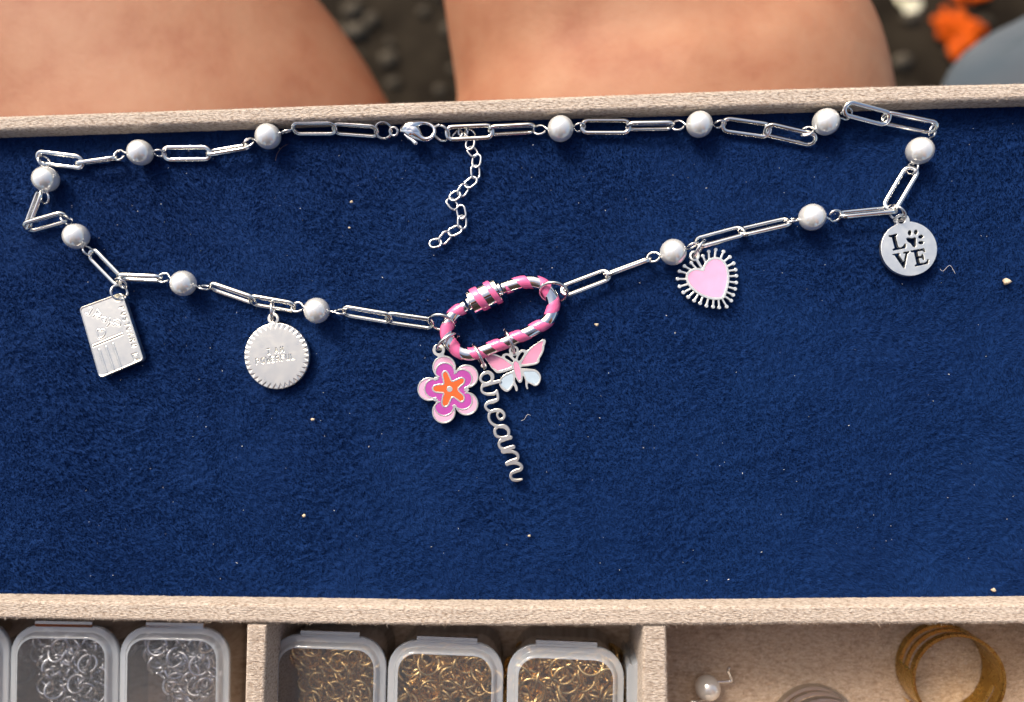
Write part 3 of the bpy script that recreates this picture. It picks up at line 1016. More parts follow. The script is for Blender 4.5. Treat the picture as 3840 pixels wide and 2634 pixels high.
SG = 1 if sd.dot(sa-ctr) > 0 else -1
sleeve_band(sl*0.33, 1.75, 0.55)
sleeve_band(sl*0.80, 1.35, 0.55)

# ================================================================== charms
def charm_ring(parent, r, cx, cy, h, dx, dy, R, frac=0.2, wire=0.31, high=1, gang=0.4):
    return jring('jump_ring', r, cx, cy, h, dx, dy, frac, R, wire, parent, high, gang=gang)

# --- flower
flw = empty('flower_charm', PR('L', 685, 890, 0), 'five petal enamel flower charm in magenta, pale pink and orange under the carabiner', 'charm')
X, Y = grid(60, 1240, 40, 1560, 8)
ctrs = [(588, 508), (985, 665), (982, 1148), (582, 1290), (325, 892)]
out = f_circle(X, Y, 690, 890, 290)
for c in ctrs: out = np.minimum(out, f_circle(X, Y, *c, 206))
out = np.minimum(out, f_poly(X, Y, [(785, 545), (1030, 905), (785, 1225), (398, 1095), (420, 685)]))
bailc = f_circle(X, Y, 493, 205, 108)
neckb = f_path(X, Y, [(500, 230), (560, 380)], 60)
body = np.minimum(np.minimum(out, bailc), neckb)
hole = f_circle(X, Y, 493, 205, 56)
mag = f_circle(X, Y, 680, 890, 262)
for c in [(603, 596), (912, 712), (916, 1082), (590, 1190), (412, 882)]: mag = np.minimum(mag, f_circle(X, Y, *c, 168))
mag = np.minimum(mag, f_poly(X, Y, [(778, 612), (965, 900), (770, 1180), (440, 1068), (462, 712)]))
star = f_poly(X, Y, cr2([(552, 640), (575, 588), (615, 572), (655, 602), (700, 700), (738, 748), (860, 697), (910, 690), (950, 722), (935, 790), (870, 848), (838, 890), (860, 932),
     (932, 1000), (945, 1060), (920, 1108), (870, 1115), (790, 1058), (735, 1036), (705, 1080), (665, 1170), (618, 1205), (570, 1192), (545, 1140), (556, 1040), (578, 968), (545, 958),
     (450, 950), (398, 922), (382, 877), (412, 828), (490, 806), (560, 806), (578, 770)], 4))
dot = f_circle(X, Y, 685, 890, 52)
FZ = 1.75
plate('flower_plate', contour(np.maximum(body, -hole), 60, 40, 8), FZ-0.14, 1.15, 0.08, M['brushed'], flw, 'L')
lines_ = np.minimum(np.minimum(-(out+26), np.abs(mag)-12), np.minimum(np.abs(star+4)-13, dot))
for c in [(784, 580), (1000, 903), (778, 1203), (420, 1082), (441, 699)]: lines_ = np.minimum(lines_, f_circle(X, Y, *c, 27))
relf = np.maximum(np.maximum(body, -hole), np.minimum(lines_, np.minimum(bailc, neckb+0)*1.0) if False else lines_)
relf = np.minimum(relf, np.maximum(np.maximum(np.minimum(bailc, neckb), -hole), -out))
plate('metal_outline', contour(relf, 60, 40, 8), FZ, 0.2, 0.03, M['brushed'], flw, 'L')
cres = np.maximum(out+27, -(mag-13))
for c in [(784, 580), (1000, 903), (778, 1203), (420, 1082), (441, 699)]: cres = np.maximum(cres, -f_circle(X, Y, *c, 60))
for lp in contour(cres, 60, 40, 8):
    if len(lp) > 20: plate('enamel_crescent', [lp], FZ-0.06, 0.1, 0.02, M['pink_pale'], flw, 'L')
plate('enamel_petals', contour(np.maximum(mag+13, -(star-10)), 60, 40, 8), FZ-0.07, 0.1, 0.02, M['magenta'], flw, 'L')
plate('enamel_star', contour(np.maximum(star+18, -(dot-1)), 60, 40, 8), FZ-0.065, 0.1, 0.02, M['orange'], flw, 'L')
charm_ring(flw, '4', 326, 546, 2.6, 150, -112, 2.75, 0.22, gang=-0.3, wire=0.33)

# --- butterfly
but = empty('butterfly_charm', PR('F', 950, 950, 0), 'butterfly charm with pink upper wings and pale blue lower wings', 'charm')
X, Y = grid(120, 1700, 150, 1520, 9)
sil = cr2([(1190, 480), (1300, 390), (1400, 322), (1490, 255), (1560, 212), (1615, 215), (1636, 265), (1605, 370), (1592, 460), (1540, 590), (1490, 670), (1482, 750), (1400, 812), (1200, 852), (1062, 868),
      (1056, 900), (1250, 918), (1400, 942), (1488, 1020), (1522, 1120), (1495, 1240), (1440, 1310), (1370, 1330), (1310, 1300), (1250, 1268), (1212, 1268), (1203, 1320), (1216, 1388), (1182, 1400),
      (1152, 1310), (1145, 1190), (1092, 1085), (1078, 1190), (1050, 1242), (1005, 1250), (965, 1210), (905, 1120), (905, 1230), (960, 1350), (962, 1438), (922, 1445), (888, 1355), (858, 1318), (805, 1400),
      (722, 1465), (640, 1445), (560, 1370), (526, 1280), (552, 1155), (650, 1052), (852, 962), (850, 930), (640, 998), (480, 1020), (425, 988), (380, 938), (322, 880), (272, 785), (205, 700),
      (172, 640), (200, 585), (300, 560), (440, 570), (580, 620), (602, 575), (680, 542), (760, 548), (772, 500), (875, 470), (985, 490), (1000, 492), (1060, 456), (1130, 456)], 4)
base = f_poly(X, Y, sil)
base = np.minimum(base, f_circle(X, Y, 872, 478, 118))
for hp in ([(670, 602), (735, 606), (800, 660), (858, 728), (842, 762), (760, 715), (668, 655)], [(1082, 516), (1118, 550), (1075, 640), (1012, 724), (966, 702), (985, 620), (1030, 552)],
           [(846, 614), (890, 606), (936, 594), (925, 640), (908, 682), (880, 655)]):
    base = np.maximum(base, -f_poly(X, Y, cr2(hp, 4)))
base = np.maximum(base, -f_circle(X, Y, 872, 478, 66))
ena = {'pink_l': [(200, 602), (300, 590), (420, 600), (600, 672), (720, 760), (815, 840), (800, 872), (640, 930), (500, 962), (440, 922), (370, 890), (290, 800), (220, 700)],
       'pink_r': [(1568, 262), (1545, 380), (1538, 480), (1480, 600), (1430, 700), (1412, 762), (1300, 788), (1150, 805), (1056, 803), (1060, 765), (1150, 620), (1300, 425), (1450, 310)],
       'body': [(910, 735), (968, 775), (1010, 880), (1038, 1050), (1032, 1160), (1000, 1195), (942, 1110), (900, 990), (872, 870), (872, 780)],
       'blue_l': [(820, 1034), (852, 1080), (860, 1160), (858, 1240), (800, 1330), (740, 1402), (660, 1390), (580, 1320), (556, 1250), (610, 1130), (720, 1065)],
       'blue_r': [(1116, 982), (1200, 975), (1370, 980), (1450, 1040), (1490, 1130), (1462, 1230), (1390, 1290), (1320, 1260), (1190, 1200), (1150, 1100), (1110, 1022)]}
ef = {k: f_poly(X, Y, cr2(v, 4)) for k, v in ena.items()}
win = np.full(X.shape, 1e9)
for v_ in ef.values(): win = np.minimum(win, v_)
BZ = 1.70
bw = tilt_warp(PR('F', 900, 900, BZ), (1, 0.2, 0), -1.5)
plate('wing_plate', contour(base, 120, 150, 9), BZ-0.13, 0.95, 0.06, M['brushed'], but, 'F', bw)
plate('metal_outline', contour(np.maximum(base, -win), 120, 150, 9), BZ, 0.2, 0.03, M['brushed'], but, 'F', bw)
for k, nm, mt, lb in (('pink_l', 'upper_wing', 'pink_wing', 'dusty pink enamel upper wing'), ('pink_r', 'upper_wing', 'pink_wing', 'dusty pink enamel upper wing'), ('body', 'insect_body', 'pink_wing', None),
                  ('blue_l', 'lower_wing', 'blue_pale', 'pale blue enamel lower wing'), ('blue_r', 'lower_wing', 'blue_pale', 'pale blue enamel lower wing')):
    o = plate(nm, contour(ef[k]+1.5, 120, 150, 9), BZ-0.06, 0.1, 0.02, M[mt], but, 'F', bw)
    if lb: o['label'] = lb
charm_ring(but, '4', 742, 548, 2.5, 62, 150, 2.65, 0.16, high=1, gang=2.9)

# --- dream
dr = empty('word_charm', PR('B', 300, 300, 0), 'silver script word charm reading dream hanging from the carabiner', 'charm')
def a2(x, y): return Z('A', x, y)
def b2(x, y): return Z('B', x, y)
X, Y = grid(1780, 1975, 1360, 1825, 1.4)
def strokeA(pts, w, conv=a2, s=6.643, n=6, closed=False):
    q = [conv(*p[:2]) for p in pts]
    ww = [(p[2] if len(p) > 2 else w)/s for p in pts]
    c = catmull([(a, b, c_) for (a, b), c_ in zip(q, ww)], n, closed)
    return f_path(X, Y, [(v.x, v.y) for v in c], [v.z for v in c], closed)
fd = np.minimum(strokeA([(145, 395, 32), (205, 290, 38), (330, 245, 45), (425, 310, 50), (440, 400, 44), (400, 480, 34), (290, 520, 30), (180, 480, 30)], 38, closed=True),
                strokeA([(622, 468), (400, 522), (205, 580)], 46))
fd = np.minimum(fd, strokeA([(205, 560, 40), (170, 650, 30), (195, 740, 32), (300, 788, 38), (420, 788, 40), (500, 770, 40), (548, 712, 34)], 38))
fd = np.minimum(fd, strokeA([(548, 715, 34), (572, 800, 34), (582, 880, 32), (560, 930, 42), (480, 968, 52), (380, 990, 50), (300, 1030, 40), (268, 1100, 34), (310, 1175, 34), (390, 1225, 36)], 40))
fd = np.minimum(fd, strokeA([(390, 1235, 36), (500, 1200, 46), (620, 1195, 44), (705, 1250, 40), (738, 1330, 34), (705, 1400, 34), (640, 1418, 32), (585, 1375, 28), (560, 1300, 26), (590, 1240, 30)], 40))
fd = np.minimum(fd, strokeA([(390, 1235, 36), (352, 1320, 32), (365, 1430, 32), (440, 1530, 34), (560, 1590, 40), (700, 1600, 46)], 36))
fd = np.minimum(fd, strokeA([(105, 290, 32), (190, 238, 36), (300, 240, 48), (385, 310, 40), (398, 400, 32), (370, 460, 32), (240, 485, 30), (130, 450, 32), (92, 370, 32)], 36, b2, 5.904, closed=True))
fd = np.minimum(fd, strokeA([(440, 485), (330, 515), (215, 560)], 44, b2, 5.904))
fd = np.minimum(fd, strokeA([(215, 555, 40), (182, 630, 30), (215, 710, 34), (300, 745, 40), (420, 715, 46), (500, 695, 48)], 40, b2, 5.904))
fd = np.minimum(fd, strokeA([(255, 720, 26), (268, 800, 40), (360, 790, 42), (490, 800, 34), (575, 840, 36), (605, 910, 34), (570, 975, 42), (460, 1015, 50), (365, 1065, 48)], 40, b2, 5.904))
fd = np.minimum(fd, strokeA([(400, 1050, 44), (520, 1045, 38), (630, 1070, 36), (685, 1135, 36), (655, 1195, 40), (560, 1225, 44), (470, 1270, 36), (440, 1345, 30), (490, 1415, 34), (580, 1430, 34), (690, 1412, 24)], 40, b2, 5.904))
fd = np.minimum(fd, f_circle(X, Y, *a2(205, 92), 95/6.643))
fd = np.maximum(fd, -f_circle(X, Y, *a2(195, 88), 44/6.643))
DZ = 2.0
def dwarp(v):
    return v
plate('script_letters', contour(fd, 1780, 1360, 1.4), DZ, 1.25, 0.10, M['steel'] if False else M['brushed'], dr, 'Z', dwarp, res=2)
charm_ring(dr, '4', 535, 648, 2.7, 72, 150, 2.7, 0.18, gang=3.0)

# --- heart
ht = empty('heart_charm', PR('H', 760, 800, 0), 'pink enamel heart charm with silver ball tipped rays all round', 'charm')
X, Y = grid(20, 1470, 120, 1530, 7)
hp = cr2([(690, 658), (725, 560), (800, 460), (920, 416), (1040, 445), (1125, 550), (1168, 700), (1172, 850), (1145, 1010), (1095, 1165), (1050, 1222), (900, 1230), (760, 1200), (600, 1128),
          (450, 1010), (372, 905), (345, 800), (372, 720), (450, 662), (545, 648), (630, 664)], 5)
hf = f_poly(X, Y, hp)
mf = hf-50
pins = [((415, 485), (530, 620)), ((270, 555), (420, 645)), ((165, 665), (330, 715)), ((125, 830), (310, 835)), ((165, 995), (330, 950)), ((245, 1125), (395, 1045)), ((350, 1222), (460, 1120)), ((475, 1300), (550, 1180)),
        ((600, 1357), (655, 1220)), ((735, 1412), (770, 1260)), ((875, 1432), (885, 1270)), ((1005, 1447), (990, 1280)), ((1165, 1430), (1065, 1260)), ((1260, 1300), (1110, 1195)), ((1305, 1180), (1155, 1110)), ((1345, 1050), (1190, 1005)),
        ((1370, 915), (1215, 895)), ((1375, 770), (1215, 780)), ((1360, 640), (1200, 665)), ((1320, 500), (1170, 570)), ((1240, 365), (1110, 470)), ((1105, 250), (1040, 400)), ((940, 205), (915, 385)), ((790, 245), (795, 400)), ((665, 340), (720, 480))]
HZ = 1.6
hw = tilt_warp(PR('H', 760, 800, HZ), (-0.81, -0.59, 0), 2.5)
bf = f_circle(X, Y, 485, 335, 112)
stem = f_path(X, Y, [(535, 425), (660, 630)], [30, 21])
hh_ = np.minimum(mf, np.minimum(bf, stem))
hh_ = np.maximum(hh_, -f_circle(X, Y, 485, 335, 66))
plate('heart_plate', contour(hh_, 20, 120, 7), HZ-0.12, 0.9, 0.05, M['satin'], ht, 'H', hw)
plate('metal_outline', contour(np.maximum(mf, -hf), 20, 120, 7), HZ, 0.2, 0.03, M['satin'], ht, 'H', hw)
for (tx, ty), (qx, qy) in pins:
    x0_, y0_, x1_, y1_ = min(tx, qx)-70, min(ty, qy)-70, max(tx, qx)+70, max(ty, qy)+70
    Xp, Yp = grid(x0_, x1_, y0_, y1_, 7)
    g_ = np.minimum(f_path(Xp, Yp, [(tx, ty), (qx, qy)], 20), f_circle(Xp, Yp, tx, ty, 39))
    plate('ray', contour(g_, x0_, y0_, 7), HZ-0.14, 0.85, 0.05, M['satin'], ht, 'H', hw)
plate('enamel_heart', contour(hf+2, 20, 120, 7), HZ-0.05, 0.1, 0.02, M['pink_heart'], ht, 'H', hw)
charm_ring(ht, 'H', 590, 190, 2.2, 220, -330, 2.0, 0.24, gang=0.6)

# --- LOVE disc
lov = empty('love_charm', PR('V', 760, 905, 0), 'round silver tag charm with LOVE cut out, a paw print for the O', 'charm')
X, Y = grid(100, 1430, 60, 1560, 7)
df = f_circle(X, Y, 760, 903, 608)
df = np.minimum(df, f_circle(X, Y, 640, 268, 155))
cut = f_circle(X, Y, 612, 262, 78)
polys = [[(330, 608), (420, 592), (500, 568), (514, 586), (478, 625), (530, 868), (580, 885), (640, 850), (672, 795), (702, 802), (688, 888), (420, 942), (412, 918), (456, 890), (400, 642), (340, 632)],
         [(400, 1030), (550, 1003), (562, 1026), (534, 1046), (640, 1212), (690, 1012), (636, 1006), (640, 984), (768, 964), (764, 986), (726, 1012), (652, 1338), (622, 1322), (450, 1052)],
         [(800, 954), (1088, 903), (1110, 980), (1086, 986), (1058, 945), (942, 966), (960, 1082), (1028, 1070), (1036, 1030), (1060, 1028), (1082, 1150), (1060, 1154), (1036, 1110), (966, 1118), (986, 1232),
          (1082, 1228), (1138, 1200), (1150, 1150), (1178, 1160), (1164, 1240), (886, 1302), (880, 1280), (922, 1250), (872, 982), (808, 976)]]
for pl in polys: cut = np.minimum(cut, f_poly(X, Y, pl)-6)
cut = np.minimum(cut, f_poly(X, Y, cr2([(710, 672), (765, 656), (830, 668), (895, 650), (922, 690), (916, 780), (916, 850), (880, 874), (838, 850), (800, 790), (735, 742)], 4)))
for (a, b_, rx, ry, ro) in ((787, 550, 40, 60, 0.05), (920, 535, 42, 56, 0.2), (1025, 638, 56, 42, -0.3), (1027, 770, 60, 38, -0.05)):
    cut = np.minimum(cut, f_circle(X, Y, a, b_, rx, ry, ro))
plate('tag_disc', contour(np.maximum(df, -cut), 100, 60, 7), 1.55, 1.0, 0.05, M['satin'], lov, 'V', tilt_warp(PR('V', 760, 900, 1.55), (-0.81, -0.59, 0), 4.5))
charm_ring(lov, '7', 1390, 965, 2.0, 95, 108, 1.95, 0.22, gang=0.8)
charm_ring(lov, '7', 1402, 1005, 1.7, 1, -0.3, 1.0, 0.55, gang=2.0, wire=0.2)

# --- engraved charms: real relief on a fine grid
GL = {'I': [[(0.1, 0), (0.5, 0)], [(0.3, 0), (0.3, 1)], [(0.1, 1), (0.5, 1)]], 'A': [[(0, 1), (0.3, 0), (0.6, 1)], [(0.12, 0.62), (0.48, 0.62)]],
      'M': [[(0, 1), (0.12, 0), (0.35, 0.75), (0.58, 0), (0.7, 1)]], 'P': [[(0, 1), (0, 0), (0.4, 0.02), (0.55, 0.25), (0.4, 0.5), (0, 0.52)]],
      'O': [[(0.3, 0), (0.05, 0.2), (0, 0.6), (0.15, 0.95), (0.35, 1), (0.58, 0.75), (0.6, 0.3), (0.45, 0.03), (0.3, 0)]], 'W': [[(0, 0), (0.18, 1), (0.35, 0.35), (0.52, 1), (0.7, 0)]],
      'E': [[(0.5, 0), (0, 0), (0, 1), (0.52, 1)], [(0, 0.5), (0.42, 0.5)]], 'R': [[(0, 1), (0, 0), (0.4, 0.02), (0.52, 0.25), (0.4, 0.5), (0, 0.52)], [(0.25, 0.52), (0.58, 1)]],
      'F': [[(0.52, 0), (0, 0), (0, 1)], [(0, 0.48), (0.42, 0.48)]], 'U': [[(0, 0), (0, 0.75), (0.15, 1), (0.42, 1), (0.56, 0.75), (0.56, 0)]], 'L': [[(0, 0), (0, 1), (0.5, 1)]],
      'S': [[(0.5, 0.12), (0.3, 0), (0.06, 0.15), (0.1, 0.42), (0.45, 0.58), (0.5, 0.85), (0.28, 1), (0, 0.88)]], 'T': [[(0, 0), (0.6, 0)], [(0.3, 0), (0.3, 1)]],
      'C': [[(0.55, 0.15), (0.35, 0), (0.08, 0.2), (0, 0.6), (0.15, 0.93), (0.38, 1), (0.56, 0.85)]], 'D': [[(0, 0), (0, 1), (0.35, 0.95), (0.58, 0.6), (0.5, 0.2), (0.3, 0.02), (0, 0)]]}
def text_strokes(word, x, y, ex, ey, hgt, adv):
    """Capitals whose top left corners start at (x,y); ex right, ey down (photo directions)."""
    out = []
    for ch in word:
        if ch != ' ':
            for st in GL[ch]:
                out.append([(x+(ex[0]*a+ey[0]*b)*hgt, y+(ex[1]*a+ey[1]*b)*hgt) for a, b in st])
        x += ex[0]*adv; y += ex[1]*adv
    return out
def groove(Xm, Ym, strokes, w, depth, both=True):
    """A pressed stroke: a groove with a slight burr on either side."""
    d = np.full(Xm.shape, 1e9)
    for st in strokes: d = np.minimum(d, f_path(Xm, Ym, st, 0.0))
    g = -depth*np.exp(-(d/w)**2)
    if both: g = g+depth*0.35*np.exp(-((d-1.9*w)/(0.8*w))**2)
    return g

# POWERFUL disc
pw = empty('affirmation_charm', PR('PW', 715, 935, 0), 'round silver charm stamped I AM POWERFUL with a sunburst edge', 'charm')
def relief_plate(name, reg, cx, cy, rad, heights, nr, na, ztop, thick, mat, parent, edge=0.10, warp=None):
    """Disc like solid with a relief top; rad(angle) gives the outline in region pixels."""
    sc = REG[reg][2]*17.28
    an = np.linspace(0, 2*math.pi, na, endpoint=False)
    rr = np.array([rad(a) for a in an])
    tt = np.linspace(0, 1, nr+1)[1:]
    Xr = cx+np.cos(an)[None, :]*rr[None, :]*tt[:, None]; Yr = cy+np.sin(an)[None, :]*rr[None, :]*tt[:, None]
    H = heights(Xr, Yr, tt[:, None]*np.ones_like(Xr))
    H[-1, :] -= edge*0.7; H[-2, :] -= edge*0.15
    vs = [PR(reg, cx, cy, ztop)]
    for j in range(nr):
        for i in range(na):
            q = PR(reg, Xr[j, i], Yr[j, i], ztop)
            vs.append(Vector((q.x, q.y, ztop+H[j, i])))
    for i in range(na):
        q = vs[1+(nr-1)*na+i]; vs.append(Vector((q.x, q.y, ztop-thick)))
    fs = [(0, 1+(i+1) % na, 1+i) for i in range(na)]
    for j in range(nr):
        for i in range(na):
            k = (i+1) % na
            fs.append((1+j*na+i, 1+j*na+k, 1+(j+1)*na+k, 1+(j+1)*na+i))
    fs = [tuple(reversed(q)) for q in fs]
    va = np.array([tuple(q) for q in vs])
    if warp is not None: va = warp(va)
    return mk(name, [tuple(q) for q in va], fs, mat, parent, sharp=50)
ex = (0.991, -0.134); ey = (0.134, 0.991)
st = text_strokes('I', 545, 818, ex, ey, 92, 90)+text_strokes('AM', 680, 800, ex, ey, 86, 92)+text_strokes('POWERFUL', 362, 985, ex, ey, 90, 86)
NT = 37
def disc_h(X, Y, t):
    H = groove(X, Y, st, 5.0, 0.16, False)
    a = np.arctan2(Y-937, X-715)
    r = np.hypot(X-715, Y-937)/557
    ph = (a*NT/(2*math.pi)) % 1.0
    zig = 0.985-0.155*(1-np.abs(2*ph-1))          # inner tips of the rays
    over = r-zig
    # pressed wedges: each slopes to one side of its ray
    H = H-np.where(over > 0, np.clip(over*2.4, 0, 0.13)*(0.35+0.65*ph), 0)
    return H
pwt = tilt_warp(PR('PW', 715, 935, 1.5), (0.9, 0.5, 0), 1.6)
relief_plate('sunburst_disc', 'PW', 715, 937, lambda a: 557-8*math.cos(2*a), disc_h, 104, 592, 1.75, 1.15, M['brushed'], pw, warp=pwt)
Xb, Yb = grid(500, 820, 150, 460, 5)
bl = np.maximum(f_circle(Xb, Yb, 657, 300, 98), -f_circle(Xb, Yb, 657, 300, 52))
bl = np.maximum(bl, -(f_circle(Xb, Yb, 715, 937, 548)))
plate('bail', contour(bl, 500, 150, 5), 1.72, 1.0, 0.08, M['brushed'], pw, 'PW')
charm_ring(pw, '2', 1738, 455, 2.0, 0.05, 1, 1.95, 0.2, high=1, gang=3.4)

# postcard
pc = empty('postcard_charm', PR('PC', 720, 780, 0), 'rectangular silver charm stamped POST CARD like a tiny postcard', 'charm')
corners = [(218, 322), (905, 72), (1238, 1165), (520, 1468)]
X, Y = grid(120, 1330, 0, 1560, 10)
cpoly = f_poly(X, Y, corners)
# outline radius by marching out from the middle of the rounded card
ccx, ccy = 722, 770
shr = f_poly
def card_rad(a):
    lo, hi = 0.0, 1200.0
    for _ in range(26):
        m_ = (lo+hi)/2
        x, y = ccx+math.cos(a)*m_, ccy+math.sin(a)*m_
        if card_sd(x, y) < 0: lo = m_
        else: hi = m_
    return lo
ins = 62
cxy = [Vector((*c, 0)) for c in corners]
def inset_poly(c, d):
    out = []
    n = len(c)
    for i in range(n):
        a, b, e = c[i-1], c[i], c[(i+1) % n]
        n1 = Vector((-(b-a).y, (b-a).x, 0)).normalized(); n2 = Vector((-(e-b).y, (e-b).x, 0)).normalized()
        m_ = (n1+n2).normalized()
        out.append(b+m_*(d/max(0.3, m_.dot(n1))))
    return out
ipoly = inset_poly(cxy, ins)
def card_sd(x, y):
    d = 1e9; inside = True
    n = len(ipoly)
    p = Vector((x, y, 0))
    for i in range(n):
        a, b = ipoly[i], ipoly[(i+1) % n]
        e = b-a; t = max(0, min(1, (p-a).dot(e)/e.length_squared))
        d = min(d, (p-a-e*t).length)
        if e.cross(p-a).z < 0: inside = False
    return (-d if inside else d)-ins
down = (0.292, 0.956); rgt = (0.292, 0.956); upv = (-0.956, 0.292)
st = text_strokes('POST', 930, 300, rgt, upv, 78, 90)+text_strokes('CARD', 1035, 632, rgt, upv, 78, 93)
st += [[(1040, 1075), (1130, 1052), (1168, 1150), (1078, 1185), (1040, 1075)], [(1062, 1092), (1118, 1078), (1143, 1142), (1090, 1160), (1062, 1092)]]
sl_ = [[(428, 935), (892, 742)], [(525, 1000), (637, 1370)], [(632, 955), (752, 1325)], [(742, 905), (868, 1290)]]
hc = [(505, 745), (492, 700), (520, 668), (552, 690), (590, 668), (625, 705), (615, 755), (580, 795), (520, 810), (505, 745)]
scr = [[(385, 315), (425, 335), (395, 385), (368, 430), (325, 410)], [(505, 355), (480, 410), (430, 465)], [(505, 360), (540, 400), (560, 440), (480, 425)], [(470, 440), (535, 470), (505, 480)],
       [(580, 480), (640, 490), (625, 540), (590, 525), (570, 480)], [(700, 495), (695, 565), (650, 620)], [(690, 555), (740, 580), (760, 600)], [(770, 530), (840, 520), (875, 570), (845, 610), (780, 575)], hc]
def card_h(X, Y, t):
    H = groove(X, Y, st, 5.0, 0.14, False)
    d = np.full(X.shape, 1e9)
    for s_ in sl_: d = np.minimum(d, f_path(X, Y, s_, 0.0))
    H += 0.08*(1/(1+np.exp((d-13)/3.0)))-0.05*np.exp(-((d-21)/5)**2)
    d = np.full(X.shape, 1e9)
    for s_ in scr: d = np.minimum(d, f_path(X, Y, cro(s_, 4), 0.0))
    H += 0.055*np.exp(-(d/6.0)**2)-0.02*np.exp(-((d-16)/6)**2)
    H += 0.10*np.clip((t-0.955)/0.02, 0, 1)*np.clip((1.01-t)/0.02, 0, 1)
    # hole for the ring, sunk through the sheet
    dh = np.hypot(X-838, Y-158)
    H -= 1.0/(1+np.exp((dh-50)/3.5))
    return H
pct = tilt_warp(PR('PC', 720, 780, 1.6), (0.85, 0.5, 0), 2.2)
relief_plate('card_plate', 'PC', ccx, ccy, card_rad, card_h, 110, 620, 1.8, 1.2, M['brushed'], pc, warp=pct)
charm_ring(pc, 'Q', 520, 1060, 2.3, 0.15, 1, 1.65, 0.72, wire=0.26, high=-1, gang=1.0)
charm_ring(pc, 'Q', 590, 800, 2.1, 1, 0.5, 1.35, 0.66, wire=0.27, gang=4.0)

# ================================================================== bead boxes with jump rings
def rrect(w, h, r, n=7):
    out = []
    for (cx, cy, a0) in ((w/2-r, h/2-r, 0), (-w/2+r, h/2-r, 90), (-w/2+r, -h/2+r, 180), (w/2-r, -h/2+r, 270)):
        for k in range(n+1):
            a = math.radians(a0+90*k/n)
            out.append((cx+r*math.cos(a), cy+r*math.sin(a)))
    # straight runs get a few points by way of the corner spacing only
    return out
def box(pl, pr, tabs, label, grp, metal_, ring_r, ring_w, cloud, nrings, slope, ring_label):
    top = -4.0
    A, B = P(*pl, top), P(*pr, top)
    ux = (B-A).normalized(); uy = Vector((-ux.y, ux.x, 0))
    w = (B-A).length; L = 34.0
    C = (A+B)/2-uy*(L/2)
    C.z = 0
    root = empty('bead_box', Vector((C.x, C.y, FLOOR)), label, 'box', grp)
    def loops(spec, close_bottom=False, close_top=False):
        vs, fs = [], []
        n = None
        for ins_, z in spec:
            r = max(6.6-ins_, 0.8)
            lp = rrect(w-2*ins_, L-2*ins_, r)
            n = len(lp)
            vs += [C+ux*x+uy*y+Vector((0, 0, z)) for x, y in lp]
        for j in range(len(spec)-1):
            for i in range(n):
                k = (i+1) % n
                fs.append((j*n+i, j*n+k, (j+1)*n+k, (j+1)*n+i))
        if close_top: fs.append(tuple(range((len(spec)-1)*n, len(spec)*n)))
        return vs, fs
    v, f = loops([(0.35, -6.8), (0.0, -6.2), (0.0, -5.5), (0.1, -5.28), (0.35, -5.2), (1.35, -5.15), (1.5, -5.05), (1.75, -4.55), (2.05, -4.2), (2.35, -4.03), (2.55, -4.0)])
    lid = mk('lid', v, f, M['lid_frame'], root)
    v, f = loops([(2.55, -4.0), (2.7, -4.0)], close_top=True)
    mk('lid_window', v, f, M['lid_pane'], lid, smooth=False)
    v, f = loops([(0.45, -6.0), (0.7, -8.0), (1.2, -20.2), (2.0, -21.4)], close_top=True)
    mk('box_body', v, f, M['box_wall'], root, smooth=True, sharp=40)
    # hinge tab
    t0, t1 = P(tabs[0], tabs[2], -4.6), P(tabs[1], tabs[2], -4.6)
    tw = (t1-t0).length
    tc = (t0+t1)/2; 
    off = (tc-(A+B)/2).dot(ux)
    prof = [(-0.25, -5.2), (-0.15, -4.75), (0.5, -4.6), (1.1, -4.75), (1.25, -5.2), (1.2, -5.9)]
    vs, fs = [], []
    for x in (-tw/2, -tw/2+0.25, tw/2-0.25, tw/2):
        for (q, z) in prof:
            vs.append(C+ux*(off+x)+uy*(L/2+q)+Vector((0, 0, z)))
    n = len(prof)
    for j in range(3):
        for i in range(n-1): fs.append((j*n+i, j*n+i+1, (j+1)*n+i+1, (j+1)*n+i))
    fs.append(tuple(range(n))); fs.append(tuple(range(3*n, 4*n)))
    mk('hinge_tab', vs, fs, M['lid_frame'], lid, smooth=False)
    # the heap of rings inside
    rs = random.Random(len(label)*7+int(pl[0]))
    vs, fs = [], []
    pts = [Vector((ring_r*math.cos(a), ring_r*math.sin(a), 0)) for a in [0.12+(2*math.pi-0.24)*k/24 for k in range(25)]]
    v, f = sweep(pts, ring_w, ns=6, nor=(0, 0, 1))
    me = bpy.data.meshes.new('jump_ring')
    me.from_pydata([tuple(Vector(q)*S) for q in v], [], f); me.materials.append(M[metal_]); shade(me)
    xs = [q[0] for q in cloud]; ys = [q[1] for q in cloud]
    def inside(x, y):
        c = False
        for i in range(len(cloud)):
            ax, ay = cloud[i]; bx, by = cloud[i-1]
            if (ay > y) != (by > y) and x < (bx-ax)*(y-ay)/(by-ay)+ax: c = not c
        return c
    hz = -11.5
    def place(k, zlo, zhi, tl):
        while True:
            x, y = rs.uniform(min(xs), max(xs)), rs.uniform(min(ys), max(ys))
            if inside(x, y): break
        z = rs.uniform(zlo, zhi)
        q = P(x, y, z)
        tilt = rs.gauss(0, tl)
        tilt = max(-1.45, min(1.45, tilt))
        e = Matrix.Rotation(rs.uniform(0, 6.28), 4, 'Z') @ Matrix.Rotation(tilt, 4, 'X') @ Matrix.Rotation(rs.uniform(0, 6.28), 4, 'Z')
        return q, e
    for k in range(nrings):
        q, e = place(k, hz-2.0, hz+0.8, 0.5)
        o = link_obj('jump_ring', me, q)
        o.rotation_euler = e.to_euler()
        prop(o, ring_label, 'jump ring', 'jump rings in '+label.split(' with ')[0])
    parts = []
